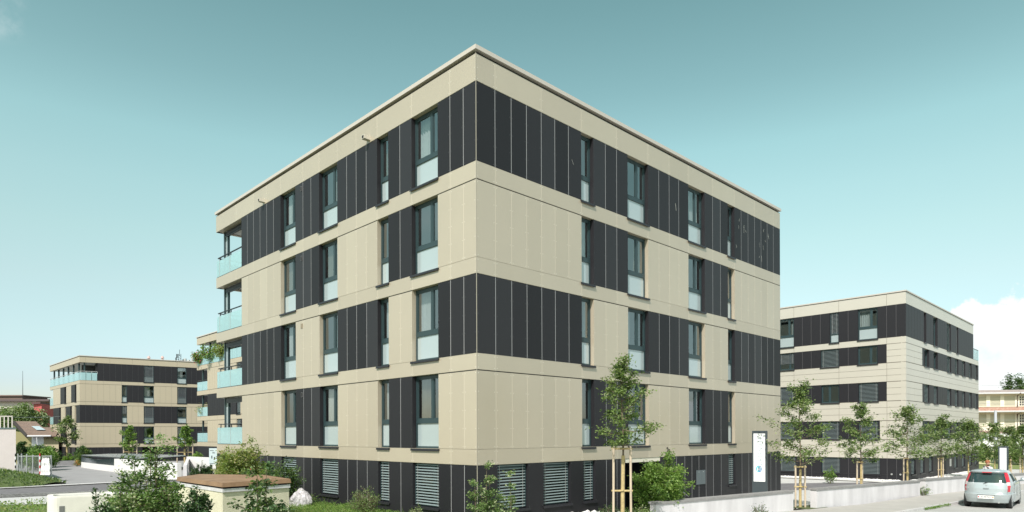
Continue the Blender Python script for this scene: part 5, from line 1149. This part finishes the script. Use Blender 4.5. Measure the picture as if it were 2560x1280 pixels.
shrub('low_shrub', onground(2308, 33.4, .1), .45, .3, 90, 'small weeds in the gap left of the third wall', 'plant', nl=300, ls=.08, mats=LEAFB, stems=8)
kw_ = MB()
for i in range(900):
    t = rr.uniform(2.2, 5.0); p = ka + kd * (t - 1.2) - kn * rr.uniform(.0, .22); leaf(kw_, Vector((p.x, p.y, .02 + rr.uniform(0, .06))), rr.uniform(.04, .10), .014, rr, pick(rr), up=.7)
tag(kw_.build('kerb_weeds', LEAFB), 'tufts of grass growing along the kerb left of the car', 'grass', kind='stuff')

def pylon(px, Z, ytop, wpx, zb_, label, face, seed, logo=False):
    c = onground(px, Z); H = at(px, ytop, Z).z - c.z; w = wpx / FPX * Z; T = empty('sign_pylon', c, label, 'sign', 'dark upright sign pylons')
    n_ = Vector((face[0], face[1])).normalized(); d = Vector((-n_.y, n_.x)); d = d if d.x > 0 else -d; fr = Fr((c.x, c.y), d, n_)
    w = w / max(.5, abs(d.x - n_.x * 0) + abs(d.y) * .25)
    b = MB(); b.fbox(fr, -w / 2, w / 2, -.16, 0, c.z - .2, c.z + H); b.build('body', mat('pylon_grey', (.055, .070, .078), .45, .3), T)
    b = MB(); b.fbox(fr, -w / 2 + w * (.10 if logo else .16), w / 2 - w * (.14 if logo else .2), .002, .012, c.z + H * (.34 if logo else .12), c.z + H - H * .03 - .02); b.build('face', mat('pylon_white', (.80, .81, .82), .35), T)
    return T, fr, c, H, w
T, fr, c, H, w = pylon(1899, 28.8, 1077, 36, 0, 'tall sign pylon with a blue crest before the right end of the large block', (-.45, -.89), 1, True)
m_ = frame_mtx(fr, w * .06, .014, c.z + H * .70); m_ = m_ @ Matrix.Rotation(R(90), 4, 'Z')
text_mesh('lettering', 'MURTENSEH', .24, m_, mat('letter_grey', (.28, .36, .38), .5), T, .002, 1.0)
b = MB(); cx, cz2 = -.03, c.z + H * .505; teal = mat('crest_teal', (.10, .45, .52), .4); blue = mat('crest_blue', (.10, .25, .45), .4); dkb = mat('crest_dark', (.06, .08, .12), .4)
def cp(x, z, k): return fr.P(cx + x, .013 + k * .002, cz2 + z)
nn_ = 20
def half(sgn, k, mi):
    pts = [cp(0, .17, k)]
    for i in range(nn_ + 1): t = math.pi / 2 - math.pi * i / nn_; pts.append(cp(sgn * .125 * math.cos(t), .15 * math.sin(t) - .0, k))
    b.quad(pts[1:], mi)
half(-1, 0, 0); half(1, 0, 1)
for i in range(4): z = .07 - i * .045; b.quad([cp(.02, z, 1), cp(.10, z + .012, 1), cp(.10, z + .028, 1), cp(.02, z + .016, 1)], 3)
b.quad([cp(-.07, -.09, 1), cp(-.045, -.09, 1), cp(-.045, .06, 1), cp(-.07, .06, 1)], 3); b.quad([cp(-.045, -.03, 2), cp(.03, -.03, 2), cp(.03, .0, 2), cp(-.045, .0, 2)], 3); b.quad([cp(-.015, -.09, 3), cp(.01, -.09, 3), cp(.01, .06, 3), cp(-.015, .06, 3)], 2)
def arc(sgn, mi, r0=.155, w0=.016):
    pr = []
    for i in range(13):
        t = i / 12; z = .22 - .52 * t; x = sgn * r0 * math.sin(math.pi * min(1, .18 + t * .82)) ** .8; pr.append((x, z))
    for (x0, z0), (x1, z1) in zip(pr[:-1], pr[1:]): b.quad([cp(x0, z0, 0), cp(x1, z1, 0), cp(x1 + sgn * w0, z1, 0), cp(x0 + sgn * w0, z0, 0)], mi)
arc(-1, 2); arc(1, 0, .15, .010)
b.build('crest', [teal, blue, dkb, mat('crest_white', (.8, .8, .8))], T)
pylon(2508, 40, 1116, 20, 0, 'small sign pylon with a blank white panel behind the parked car', (-.6, -.8), 2)
pylon(2566, 46, 1112, 16, 0, 'sign pylon at the right edge of the picture beyond the wall', (-.6, -.8), 3)
# old cream building
OBx = empty('old_cream_building', (at(2500, 1080, 110).x, 112, gz(110)), 'old cream building with red lean-to tile roofs and shuttered windows at the right edge', 'building')
oa, oc = Vector((66, 113.5)), Vector((112, 106)); OFd = (oc - oa).normalized(); OF = Fr(oa, OFd, (OFd.y, -OFd.x)) 
cream = mat('cream_wall', (.68, .63, .51), .85, var=.03, scale=.5); sh = mat('roller_shutter', (.47, .45, .35), .6); rt = mat('red_tile', (.30, .13, .085), .85, col2=(.42, .30, .24), scale=3, bump=.5, bscale=5)
zo = lambda y: OF.Z(2500, y)
b = MB(); b.fbox(OF, 0, 46.6, -10, 0, -1.5, zo(983)); b.build('wall', cream, OBx)
def lean(z0, z1, d0, d1, name, m_, o2=.15):
    b = MB(); P_ = OF.P; b.hexa([P_(0, d1, z0 - .15), P_(46.6, d1, z0 - .15), P_(46.6, d0, z0 - .15), P_(0, d0, z0 - .15), P_(0, d1, z0), P_(46.6, d1, z0), P_(46.6, d0, z1), P_(0, d0, z1)]); return b.build(name, m_, OBx)
lean(zo(982.5), zo(973.5), -1.5, .9, 'roof', mat('grey_tile', (.26, .21, .19), .85, col2=(.40, .34, .31), scale=3)); lean(zo(1028), zo(1018), .0, 1.5, 'middle_roof', rt); 
cor = mat('ribbed_roof', (.22, .19, .17), .8, col2=(.34, .30, .27), scale=3); b3 = lean(zo(1091), zo(1077), .0, 3.0, 'lower_roof', cor)
b = MB()
for i in range(110): s_ = .2 + i * .42; b.tube([OF.P(s_, 3.0, zo(1091) + .03), OF.P(s_, .05, zo(1077) + .03)], .07, 4)
b.build('roof_rib', mat('rib_red', (.30, .16, .12), .8), b3)
b = MB(); b.tube([OF.P(0, .95, zo(984)), OF.P(46, .95, zo(984))], .14, 6); b.tube([OF.P(0, 1.55, zo(1029.5)), OF.P(46, 1.55, zo(1029.5))], .14, 6); b.build('gutter', mat('gutter_white', (.6, .6, .6)), OBx)
for r, (yt, yb) in enumerate(((991, 1015), (1036, 1064))):
    for x0, x1, k in ((2425, 2441, 's'), (2446, 2465, 's'), (2475, 2501, 's'), (2510, 2537, 's'), (2548, 2566, 'p'), (2574, 2596, 's')):
        s0, s1 = OF.S(x0), OF.S(x1); z0, z1 = zo(yb), zo(yt); b = MB(); b.fbox(OF, s0, s1, -.0, .03, z0, z1, 1 if k == 's' else 2); b.fbox(OF, s0 - .1, s1 + .1, 0, .09, z0 - .12, z0, 0)
        if k == 's':
            nsl = 12
            for i in range(nsl): b.fbox(OF, s0, s1, .03, .05, z0 + (z1 - z0) * i / nsl, z0 + (z1 - z0) * (i + .8) / nsl, 1)
        else:
            for i in range(4): q = s0 + (s1 - s0) * i / 3; b.fbox(OF, q - .05, q + .05, .03, .07, z0, z1, 3)
            for i in range(5): q = z0 + (z1 - z0) * i / 4; b.fbox(OF, s0, s1, .03, .068, q - .04, q + .04, 3)
        b.build('window', [cream, sh, mat('dark_pane', (.04, .045, .05), .1), mat('muntin_cream', (.6, .57, .48))], OBx)
    for x0 in (2470, 2505, 2542):
        s0 = OF.S(x0); b = MB(); b.fbox(OF, s0 - .3, s0 + .3, 0, .12, zo(1070) if r else zo(1017), zo(1030) if r else zo(985)); b.build('pilaster', mat('cream_light', (.72, .68, .58), .85), OBx)
b = MB(); s0 = OF.S(2541.5); b.tube([OF.P(s0, 1.2, zo(984)), OF.P(s0, .3, zo(990)), OF.P(s0, .3, zo(1017))], .09, 6); b.tube([OF.P(s0, 1.5, zo(1030)), OF.P(s0, .3, zo(1036)), OF.P(s0, .3, zo(1075))], .09, 6); b.build('downpipe', mat('pipe_brown', (.10, .06, .05), .6), OBx)
blob_tree('distant_tree', (at(2538, 960, 150).x, 150, gz(130)), at(2538, 936, 150).z + 1.3, 3.2, 3, 95, 'loose dark tree rising over the roof of the old cream building', 'tree', nl=2600, ls=.42, lobes=30, z0=.55, gap=.5, tr_r=.2, mats=[LEAF[0], LEAF[2], YEW[1], LEAF[0]])
blob_tree('distant_tree', (at(2585, 960, 150).x, 152, gz(130)), at(2580, 955, 150).z + 1.3, 2.6, 3, 96, 'top of a second dark tree at the right edge over the old cream roof', 'tree', nl=1800, ls=.42, lobes=24, z0=.5, gap=.5, tr_r=.2, mats=[LEAF[0], LEAF[2], YEW[1], LEAF[0]])
q = at(2489, 1100, 75); b = MB(); b.tube([(q.x, 75, -.5), (q.x, 75, at(2489, 1026, 75).z)], [.17, .13], 10); b.tube([(q.x, 75, at(2489, 1060, 75).z), (q.x, 75, at(2489, 1063, 75).z)], .19, 10); tag(b.build('catenary_pole', mat('pole_pale', (.50, .51, .56), .5)), 'pale grey round pole standing before the old cream building', 'pole')
for i, (y0, y1, Z) in enumerate(((963, 958, 85), (1008, 1007, 80), (1047, 1047, 76))):
    a_, c_ = at(2449, y0, Z), at(2620, y1, Z); b = MB(); b.tube([a_.lerp(c_, k / 8) - Vector((0, 0, .15 * math.sin(math.pi * k / 8))) for k in range(9)], .018, 4); tag(b.build('overhead_wire', mat('wire_grey', (.25, .25, .25))), ['highest overhead wire, crossing the sky above the old cream roof', 'overhead wire crossing the upper windows of the old cream building', 'overhead wire crossing the lower windows of the old cream building'][i], 'wire')
a_, c_ = at(-20, 1040.5, 60), at(150, 1041, 75); b = MB(); b.tube([a_.lerp(c_, k / 8) - Vector((0, 0, .1 * math.sin(math.pi * k / 8))) for k in range(9)], .02, 4); tag(b.build('overhead_wire', mat('wire_pale', (.55, .55, .55))), 'pale wire crossing in front of the willow at the far left', 'wire')
# white vehicle of unclear kind behind the trees, given a simple wheeled body
def car_like(T, fr_pts): pass
VN = empty('white_vehicle', (at(2490, 1150, 82).x, 82, .95), 'white vehicle glimpsed between the tree crowns before the old cream building', 'van')
vx, vz = VN.location.x, .55; VF = Fr((vx - 2.3, 82), (.97, -.24), (-.24, -.97)); prof = [(0, .5), (.05, 1.3), (.5, 1.55), (1.2, 2.35), (1.7, 2.55), (5.6, 2.6), (5.75, 2.4), (5.8, .5)]
b = MB(); n = len(prof); b.v += [VF.P(x, 0, z + vz) for x, z in prof] + [VF.P(x, -1.9, z + vz) for x, z in prof]; b.f += [tuple(range(n)), tuple(range(n, 2 * n))[::-1]]; b.mi += [0, 0]
for i in range(n): j = (i + 1) % n; b.f.append((i, n + i, n + j, j)); b.mi.append(0)
b.build('body', mat('vehicle_white', (.68, .69, .70), .35), VN, fixn=True)
b = MB(); b.fbox(VF, 1.25, 2.3, 0, .01, vz + 1.6, vz + 2.2); b.fbox(VF, 2.5, 3.9, 0, .01, vz + 1.6, vz + 2.2); b.quad([VF.P(.55, -.15, vz + 1.62), VF.P(1.18, -.15, vz + 2.36), VF.P(1.18, -1.75, vz + 2.36), VF.P(.55, -1.75, vz + 1.62)]); b.build('side_window', MATS['dark_pane'], VN)
for s_ in (1.0, 4.6):
    b = MB(); b.tube([VF.P(s_, -.2, vz + .34), VF.P(s_, .03, vz + .34)], .34, 16); b.build('wheel', gapm, VN)
# lawn strips across the far street
sheet('far_lawn', [(40, 66), (58, 56), (100, 92), (70, 104)], .012, mat('lawn', (.12, .17, .04), .95, col2=(.20, .22, .07), scale=1))
b = MB(); q = [(46, 75), (66, 69), (112, 104), (66, 106)]; q2 = [(50, 80), (70, 76), (108, 104), (68, 104)]; b.v += [(x, y, -.6) for x, y in q] + [(x, y, .95) for x, y in q2]; b.f += [(4, 5, 6, 7)] + [(i, (i + 1) % 4, 4 + (i + 1) % 4, 4 + i) for i in range(4)]; b.mi += [0] * 5; tag(b.build('embankment', mat('dry_field', (.42, .40, .20), .95, col2=(.50, .47, .27), scale=1), fixn=True), kind='structure')
for i, (px, Z) in enumerate(((2445, 72), (2515, 74), (2555, 72))):
    blob_tree('roadside_bush', onground(px, Z), 2.2, 1.9, 1.2, 97 + i, ['roadside bush behind the person', 'roadside bush behind the small pylon', 'roadside bush at the right edge beyond the street'][i], 'bush', group='bushes across the street', mats=LEAFB, nl=1500, ls=.25, lobes=14, trunk=False, z0=0, gap=.7)
# ---------------- parked car ----------------
paint = mat('car_paint', (.43, .48, .49), .26, .35, spec=.6)
pt_ = paint.node_tree.nodes['Principled BSDF']; pt_.inputs['Coat Weight'].default_value = .6; pt_.inputs['Coat Roughness'].default_value = .05
carglass = mat('car_glass', (.015, .035, .035), .03, spec=1.0); red_l = mat('tail_red', (.55, .012, .03), .15, spec=.8); clr_l = mat('tail_clear', (.70, .52, .52), .15, spec=.8)
tyre = mat('tyre_rubber', (.012, .012, .012), .85); blk = mat('black_trim', (.012, .013, .014), .5); rim = mat('wheel_rim', (.45, .46, .47), .3, .6)
rw = G(2530, 1271.5); hd = Vector((math.cos(R(47)), math.sin(R(47)))); lf_ = Vector((-hd.y, hd.x)); CSC = 1.05
org = Vector((rw.x, rw.y)) + lf_ * .78 * CSC - hd * .62 * CSC
CR = empty('parked_car', (org.x, org.y, gz(org.y) + .008), 'pale silver-green hatchback parked at the kerb, seen from behind', 'car')
def cw(x, y, z): p = org - lf_ * x * CSC + hd * y * CSC; return Vector((p.x, p.y, CR.location.z + z * CSC))
SLC = [(.19, .20, 3.68, .76), (.23, .07, 3.8, .82), (.40, .0, 3.87, .842), (.56, -.03, 3.9, .85), (.605, -.02, 3.89, .848), (.62, .03, 3.88, .842), (.80, .045, 3.82, .852), (.93, .075, 3.62, .842), (1.00, .10, 3.25, .825), (1.03, .115, 2.98, .812), (1.15, .17, 2.78, .775), (1.30, .25, 2.45, .72), (1.40, .31, 2.2, .675), (1.44, .32, 2.1, .65), (1.455, .24, 2.05, .635), (1.49, .25, 1.95, .60), (1.525, .36, 1.75, .50), (1.545, .6, 1.5, .36), (1.55, .9, 1.2, .1)]
def sl_at(z):
    for a, c in zip(SLC[:-1], SLC[1:]):
        if a[0] <= z <= c[0]: t = (z - a[0]) / (c[0] - a[0]); return [a[k] + (c[k] - a[k]) * t for k in range(4)]
    return list(SLC[-1])
zs = sorted(set([s_[0] for s_ in SLC] + [.26 + .035 * i for i in range(38) if .26 + .035 * i < 1.55])); NS = 112
def outline(z, k):
    _, y0, y1, w = sl_at(z); t = 2 * math.pi * (k + .5) / NS; cx, sx = math.cos(t), math.sin(t); e = 2 / 5.5
    x = w * math.copysign(abs(cx) ** e, cx); y = (y0 + y1) / 2 + (y1 - y0) / 2 * math.copysign(abs(sx) ** e, sx)
    y += (.06 * (x / w) ** 2 if y < 1 else -.25 * (x / w) ** 2); return x, y
parts = {k: MB() for k in ('body', 'rear_window', 'side_window', 'tl', 'tr', 'windscreen')}
for mb in parts.values(): mb.smooth = True
def addq(mb, pts, mi=0): mb.quad(pts, mi)
for i in range(len(zs) - 1):
    z0, z1 = zs[i], zs[i + 1]; zm = (z0 + z1) / 2; w = sl_at(zm)[3]
    for k in range(NS):
        a, b_, c, d_ = outline(z0, k), outline(z0, (k + 1) % NS), outline(z1, (k + 1) % NS), outline(z1, k); xm = (a[0] + b_[0]) / 2; ym = (a[1] + b_[1]) / 2; key = 'body'; mi = 0
        nx_ = abs(b_[1] - a[1]); ny_ = abs(b_[0] - a[0]); rear = ym < 1; tlw = .80 - .12 * (zm - .72)
        if 1.03 <= zm < 1.41 and rear and abs(xm) < w * .85 and ny_ > nx_: key = 'rear_window'
        elif .68 < zm < 1.43 and ym < .75 and abs(xm) > w * (.82 if zm > 1.03 else .80) and ym < sl_at(zm)[1] + .30: key = 'tl' if xm < 0 else 'tr'; mi = 1 if .93 < zm < 1.08 else 0
        elif 1.05 <= zm < 1.39 and nx_ > ny_ and .72 < ym < 2.62 + (1.03 - zm) * 1.6 and not (1.52 < ym < 1.60): key = 'side_window'
        elif 1.05 <= zm < 1.40 and not rear and ny_ > nx_ * .6: key = 'windscreen'
        elif zm < .235 : mi = 1
        addq(parts[key], [cw(*q, z) for q, z in ((a, z0), (b_, z0), (c, z1), (d_, z1))], mi)
def weld(o):
    bm = bmesh.new(); bm.from_mesh(o.data); bmesh.ops.remove_doubles(bm, verts=bm.verts, dist=1e-4); bm.to_mesh(o.data); bm.free(); o.data.polygons.foreach_set('use_smooth', [True] * len(o.data.polygons))
n = len(parts['body'].v); parts['body'].quad([cw(*outline(.19, k), .19) for k in range(NS)], 1)
for k_, nm, ms in (('body', 'body', [paint, blk]), ('rear_window', 'rear_window', [carglass]), ('side_window', 'side_window', [carglass]), ('tl', 'tail_light', [red_l, clr_l]), ('tr', 'tail_light', [red_l, clr_l]), ('windscreen', 'windscreen', [carglass])):
    if parts[k_].v: weld(parts[k_].build(nm, ms, CR))
def cbox(mb, x0, x1, y0, y1, z0, z1, mi=0): mb.hexa([cw(x, y, z) for z in (z0, z1) for x, y in ((x0, y0), (x1, y0), (x1, y1), (x0, y1))], mi)
yr = lambda z: sl_at(z)[1]
for sx in (-1, 1):
    for yy in (.62, 3.15):
        b = MB(); b.smooth = True; b.tube([cw(sx * .60, yy, .30), cw(sx * .605, yy, .30), cw(sx * .775, yy, .30), cw(sx * .79, yy, .30)], [.28 * CSC, .30 * CSC, .30 * CSC, .27 * CSC], 28); wo = b.build('wheel', tyre, CR)
        b = MB(); b.tube([cw(sx * .75, yy, .30), cw(sx * .797, yy, .30)], [.20 * CSC, .195 * CSC], 24); wr_ = b.build('rim', rim, wo)
        b = MB()
        for k in range(6): t = k * math.pi / 3 + .5; b.tube([cw(sx * .800, yy + .13 * math.cos(t), .30 + .13 * math.sin(t)), cw(sx * .802, yy + .13 * math.cos(t), .30 + .13 * math.sin(t))], .038, 8)
        b.build('rim_hole', blk, wo)
        b = MB(); b.tube([cw(sx * .70, yy, .33), cw(sx * (sl_at(.45)[3] - .05), yy, .33)], .33 * CSC, 28); b.build('wheel_arch', blk, CR)
b = MB(); cbox(b, -.27, .27, -.055, -.03, .395, .525, 0); pl_ = b.build('licence_plate', mat('plate_white', (.78, .78, .76), .4), CR)
b = MB(); cbox(b, -.29, .29, -.045, -.02, .527, .545, 0); cbox(b, -.24, -.1, -.058, -.05, .385, .395, 0); cbox(b, .1, .24, -.058, -.05, .385, .395, 0); b.build('plate_holder', blk, CR)
m_ = Matrix.Identity(4); xr_ = -lf_; m_.col[0][:3] = (xr_.x, xr_.y, 0); m_.col[1][:3] = (0, 0, 1); m_.col[2][:3] = (-hd.x, -hd.y, 0); m_.col[3][:3] = cw(0, -.056, .46)
text_mesh('plate_text', 'BE 487823', .105, m_, blk, pl_, .001, .82)
b = MB(); cbox(b, -.255, -.215, -.057, -.054, .43, .49, 0); cbox(b, .215, .255, -.057, -.054, .43, .49, 1); b.build('plate_crest', [red_l, mat('crest_orange', (.75, .25, .03))], pl_)
b = MB(); cbox(b, -.16, .16, .205, .27, 1.432, 1.452, 0); b.build('brake_light', red_l, CR)
z_ = .80; b = MB(); cbox(b, -.095, .095, yr(z_) - .02, yr(z_) + .02, z_ - .01, z_ + .035, 0); cbox(b, -.09, .09, yr(z_) - .024, yr(z_) - .019, z_ - .015, z_ - .004, 1); b.build('handle', [paint, blk], CR)
b = MB(); z_ = .93; y_ = yr(z_) - .012
def dia(cx, cz, a):    # three-lozenge badge
    c_, s_ = math.cos(a), math.sin(a); L, w_ = .038, .013
    b.quad([cw(cx, y_, cz), cw(cx + c_ * L / 2 - s_ * w_, y_, cz + s_ * L / 2 + c_ * w_), cw(cx + c_ * L, y_, cz + s_ * L), cw(cx + c_ * L / 2 + s_ * w_, y_, cz + s_ * L / 2 - c_ * w_)])
for a in (90, 210, 330): dia(0, z_ - .0, R(a))
cbox(b, -.72, -.58, yr(.80) + .0, yr(.80) + .02, .815, .835); b.build('badge', alu, CR)
b = MB(); b.tube([cw(0, .09, 1.03), cw(-.05, .10, 1.035)], .014, 5); b.tube([cw(-.1, .075, .985), cw(.06, .11, 1.055)], .011, 5); b.build('wiper', blk, CR)
b = MB(); b.tube([cw(-.5, .08, 1.47), cw(-.5, .02, 1.47)], .01, 5); 
# seam between hatch and bumper, hatch side gaps
b = MB(); pr = [outline(.612, k) for k in range(NS)]; pr = sorted([p for p in pr if p[1] < .5], key=lambda p: p[0])
for p, q in zip(pr[:-1], pr[1:]): b.tube([cw(p[0], p[1] - .002, .612), cw(q[0], q[1] - .002, .612)], .007, 4)
for sx in (-1, 1): b.tube([cw(sx * .70, yr(.66) + .025, .66), cw(sx * .725, yr(.75) + .03, .75), cw(sx * .735, yr(.9) + .03, .92)], .006, 4)
b.build('panel_gap', mat('gap_grey', (.10, .12, .12)), CR)
b = MB()
for yy in (1.56, 2.62): b.tube([cw(.853, yy, .45), cw(.856, yy, .80), cw(.82, yy + .02, 1.02)], .006, 4)
b.build('door_gap', MATS['gap_grey'], CR)
for yy in (1.72, .98): b = MB(); cbox(b, .845, .875, yy, yy + .15, .86, .885); b.build('door_handle', paint, CR)
b = MB(); b.smooth = True; b.tube([cw(.80, 2.5, 1.02), cw(.90, 2.48, 1.04), cw(.92, 2.47, 1.08), cw(1.02, 2.45, 1.09), cw(1.06, 2.45, 1.09)], [.03, .04, .085, .085, .05], 10); b.build('side_mirror', paint, CR)
b = MB(); b.smooth = True; b.tube([cw(-.80, 2.5, 1.02), cw(-.90, 2.48, 1.04), cw(-.92, 2.47, 1.08), cw(-1.02, 2.45, 1.09), cw(-1.06, 2.45, 1.09)], [.03, .04, .085, .085, .05], 10); b.build('side_mirror', paint, CR)
b = MB(); b.tube([cw(.42, .0, .25), cw(.42, .3, .25)], .03, 8); cbox(b, -.3, .3, .12, .16, .22, .26); b.build('exhaust', alu, CR)
b = MB(); b.tube([cw(-.1, .45, 1.53), cw(-.1, .30, 1.72)], .006, 4); b.build('aerial', blk, CR)

# ---------------- person ----------------
PS = onground(2467, 36.4, .10); PE = empty('person', PS, 'person with reddish-brown hair in a patterned top, seen over the parked car', 'person')
def skin_mesh(name, joints, edges, m, par, levels=2):
    me = bpy.data.meshes.new(name); me.from_pydata([j[:3] for j in joints], edges, []); o = bpy.data.objects.new('tmp', me); COL.objects.link(o)
    md_ = o.modifiers.new('s', 'SKIN'); me.skin_vertices[0].data[0].use_root = True
    for i, j in enumerate(joints): me.skin_vertices[0].data[i].radius = (j[3], j[4] if len(j) > 4 else j[3])
    sb = o.modifiers.new('b', 'SUBSURF'); sb.levels = levels; sb.render_levels = levels
    m2 = bpy.data.meshes.new_from_object(o.evaluated_get(bpy.context.evaluated_depsgraph_get())); m2.name = name; bpy.data.objects.remove(o)
    m2.materials.clear(); m2.materials.append(m); m2.polygons.foreach_set('use_smooth', [True] * len(m2.polygons)); o2 = bpy.data.objects.new(name, m2); COL.objects.link(o2); o2.parent = par; return o2
skin = mat('skin', (.50, .30, .21), .6)
J = [(0, 0, .92, .15, .11), (0, 0, 1.12, .13, .10), (0, -.03, 1.32, .16, .11), (0, -.06, 1.43, .07), (-.01, -.08, 1.52, .052), (-.02, -.11, 1.58, .075, .085), (-.02, -.12, 1.66, .078, .09),
     (.17, -.05, 1.38, .055), (.27, -.12, 1.16, .042), (.16, -.30, 1.10, .034), (.08, -.36, 1.12, .025),
     (-.17, -.05, 1.38, .055), (-.28, -.10, 1.16, .042), (-.18, -.28, 1.08, .034), (-.10, -.35, 1.10, .025),
     (.09, 0, .86, .095), (.10, .01, .48, .062), (.10, .03, .09, .042), (.10, -.10, .04, .04), (-.09, 0, .86, .095), (-.10, -.02, .48, .062), (-.10, .02, .09, .042), (-.10, -.11, .04, .04)]
E_ = [(0, 1), (1, 2), (2, 3), (3, 4), (4, 5), (5, 6), (2, 7), (7, 8), (8, 9), (9, 10), (2, 11), (11, 12), (12, 13), (13, 14), (0, 15), (15, 16), (16, 17), (17, 18), (0, 19), (19, 20), (20, 21), (21, 22)]
skin_mesh('body', J, E_, skin, PE)
pat = mat('patterned_fabric', (.03, .03, .04), .85, col2=(.72, .70, .70), scale=9); rp_ = next(n for n in pat.node_tree.nodes if n.type == 'VALTORGB'); rp_.color_ramp.elements[0].position = .46; rp_.color_ramp.elements[1].position = .50
grow = lambda j, k: (j[0], j[1], j[2], j[3] + k, (j[4] if len(j) > 4 else j[3]) + k)
TJ = [grow(J[i], .025) for i in (0, 1, 2)] + [(0, -.055, 1.40, .085)] + [grow(J[7], .03), grow(J[8], .03), (.20, -.24, 1.12, .05)] + [grow(J[11], .03), grow(J[12], .03), (-.22, -.22, 1.10, .05)]
skin_mesh('top', TJ, [(0, 1), (1, 2), (2, 3), (2, 4), (4, 5), (5, 6), (2, 7), (7, 8), (8, 9)], pat, PE)
skin_mesh('trousers', [grow(J[0], .015), grow(J[15], .02), grow(J[16], .025), (.10, .03, .14, .06), grow(J[19], .02), grow(J[20], .025), (-.10, .02, .14, .06)], [(0, 1), (1, 2), (2, 3), (0, 4), (4, 5), (5, 6)], mat('dark_fabric', (.03, .035, .06), .9), PE)
bm = bmesh.new(); bmesh.ops.create_icosphere(bm, subdivisions=3, radius=1)
for q in bm.verts: k = 1 + .10 * noise.noise(q.co * 3); q.co = Vector((q.co.x * .115, q.co.y * .13 + .02, q.co.z * .125 + .01)) * k; q.co.y = max(q.co.y, -.085 + .05 * (q.co.z < 0)) ; q.co += Vector((-.02, -.10, 1.66))
me = bpy.data.meshes.new('hair'); bm.to_mesh(me); bm.free(); me.materials.append(mat('auburn_hair', (.24, .07, .025), .5, col2=(.36, .13, .05), scale=30)); me.polygons.foreach_set('use_smooth', [True] * len(me.polygons)); o = bpy.data.objects.new('hair', me); COL.objects.link(o); o.parent = PE
hm = MB()
for s_ in (1, -1):
    hx, hy, hz = (.08, -.36, 1.12) if s_ > 0 else (-.10, -.35, 1.10); L_ = PS
    for k in range(4): dxk = -s_ * .012 * k; hm.tube([L_ + Vector((hx + dxk + .018 * s_, hy, hz)), L_ + Vector((hx + dxk, hy - .05, hz - .005 - .004 * k)), L_ + Vector((hx + dxk - .01 * s_, hy - [.085, .095, .09, .075][k], hz - .03))], [.010, .009, .007], 6)
    hm.tube([L_ + Vector((hx, hy + .01, hz + .015)), L_ + Vector((hx - .01 * s_, hy - .04, hz + .035))], [.011, .008], 6)
hm.smooth = True; hm.build('fingers', skin, PE)
fm_ = MB(); fc = PS + Vector((-.02, -.12, 1.63))
for s_ in (-1, 1): fm_.tube([fc + Vector((s_ * .032, -.083, .012)), fc + Vector((s_ * .032, -.090, .012))], .009, 8, 0); fm_.tube([fc + Vector((s_ * .078, -.005, -.01)), fc + Vector((s_ * .09, .005, -.005))], [.022, .016], 8, 1)
fm_.tube([fc + Vector((0, -.082, .01)), fc + Vector((0, -.108, -.018))], [.009, .014], 6, 1); fm_.tube([fc + Vector((-.024, -.084, -.045)), fc + Vector((.024, -.084, -.045))], .006, 6, 2); fm_.build('face', [blk, skin, mat('lips', (.45, .15, .13), .5)], PE)

PE.scale = (.94, .94, .94)
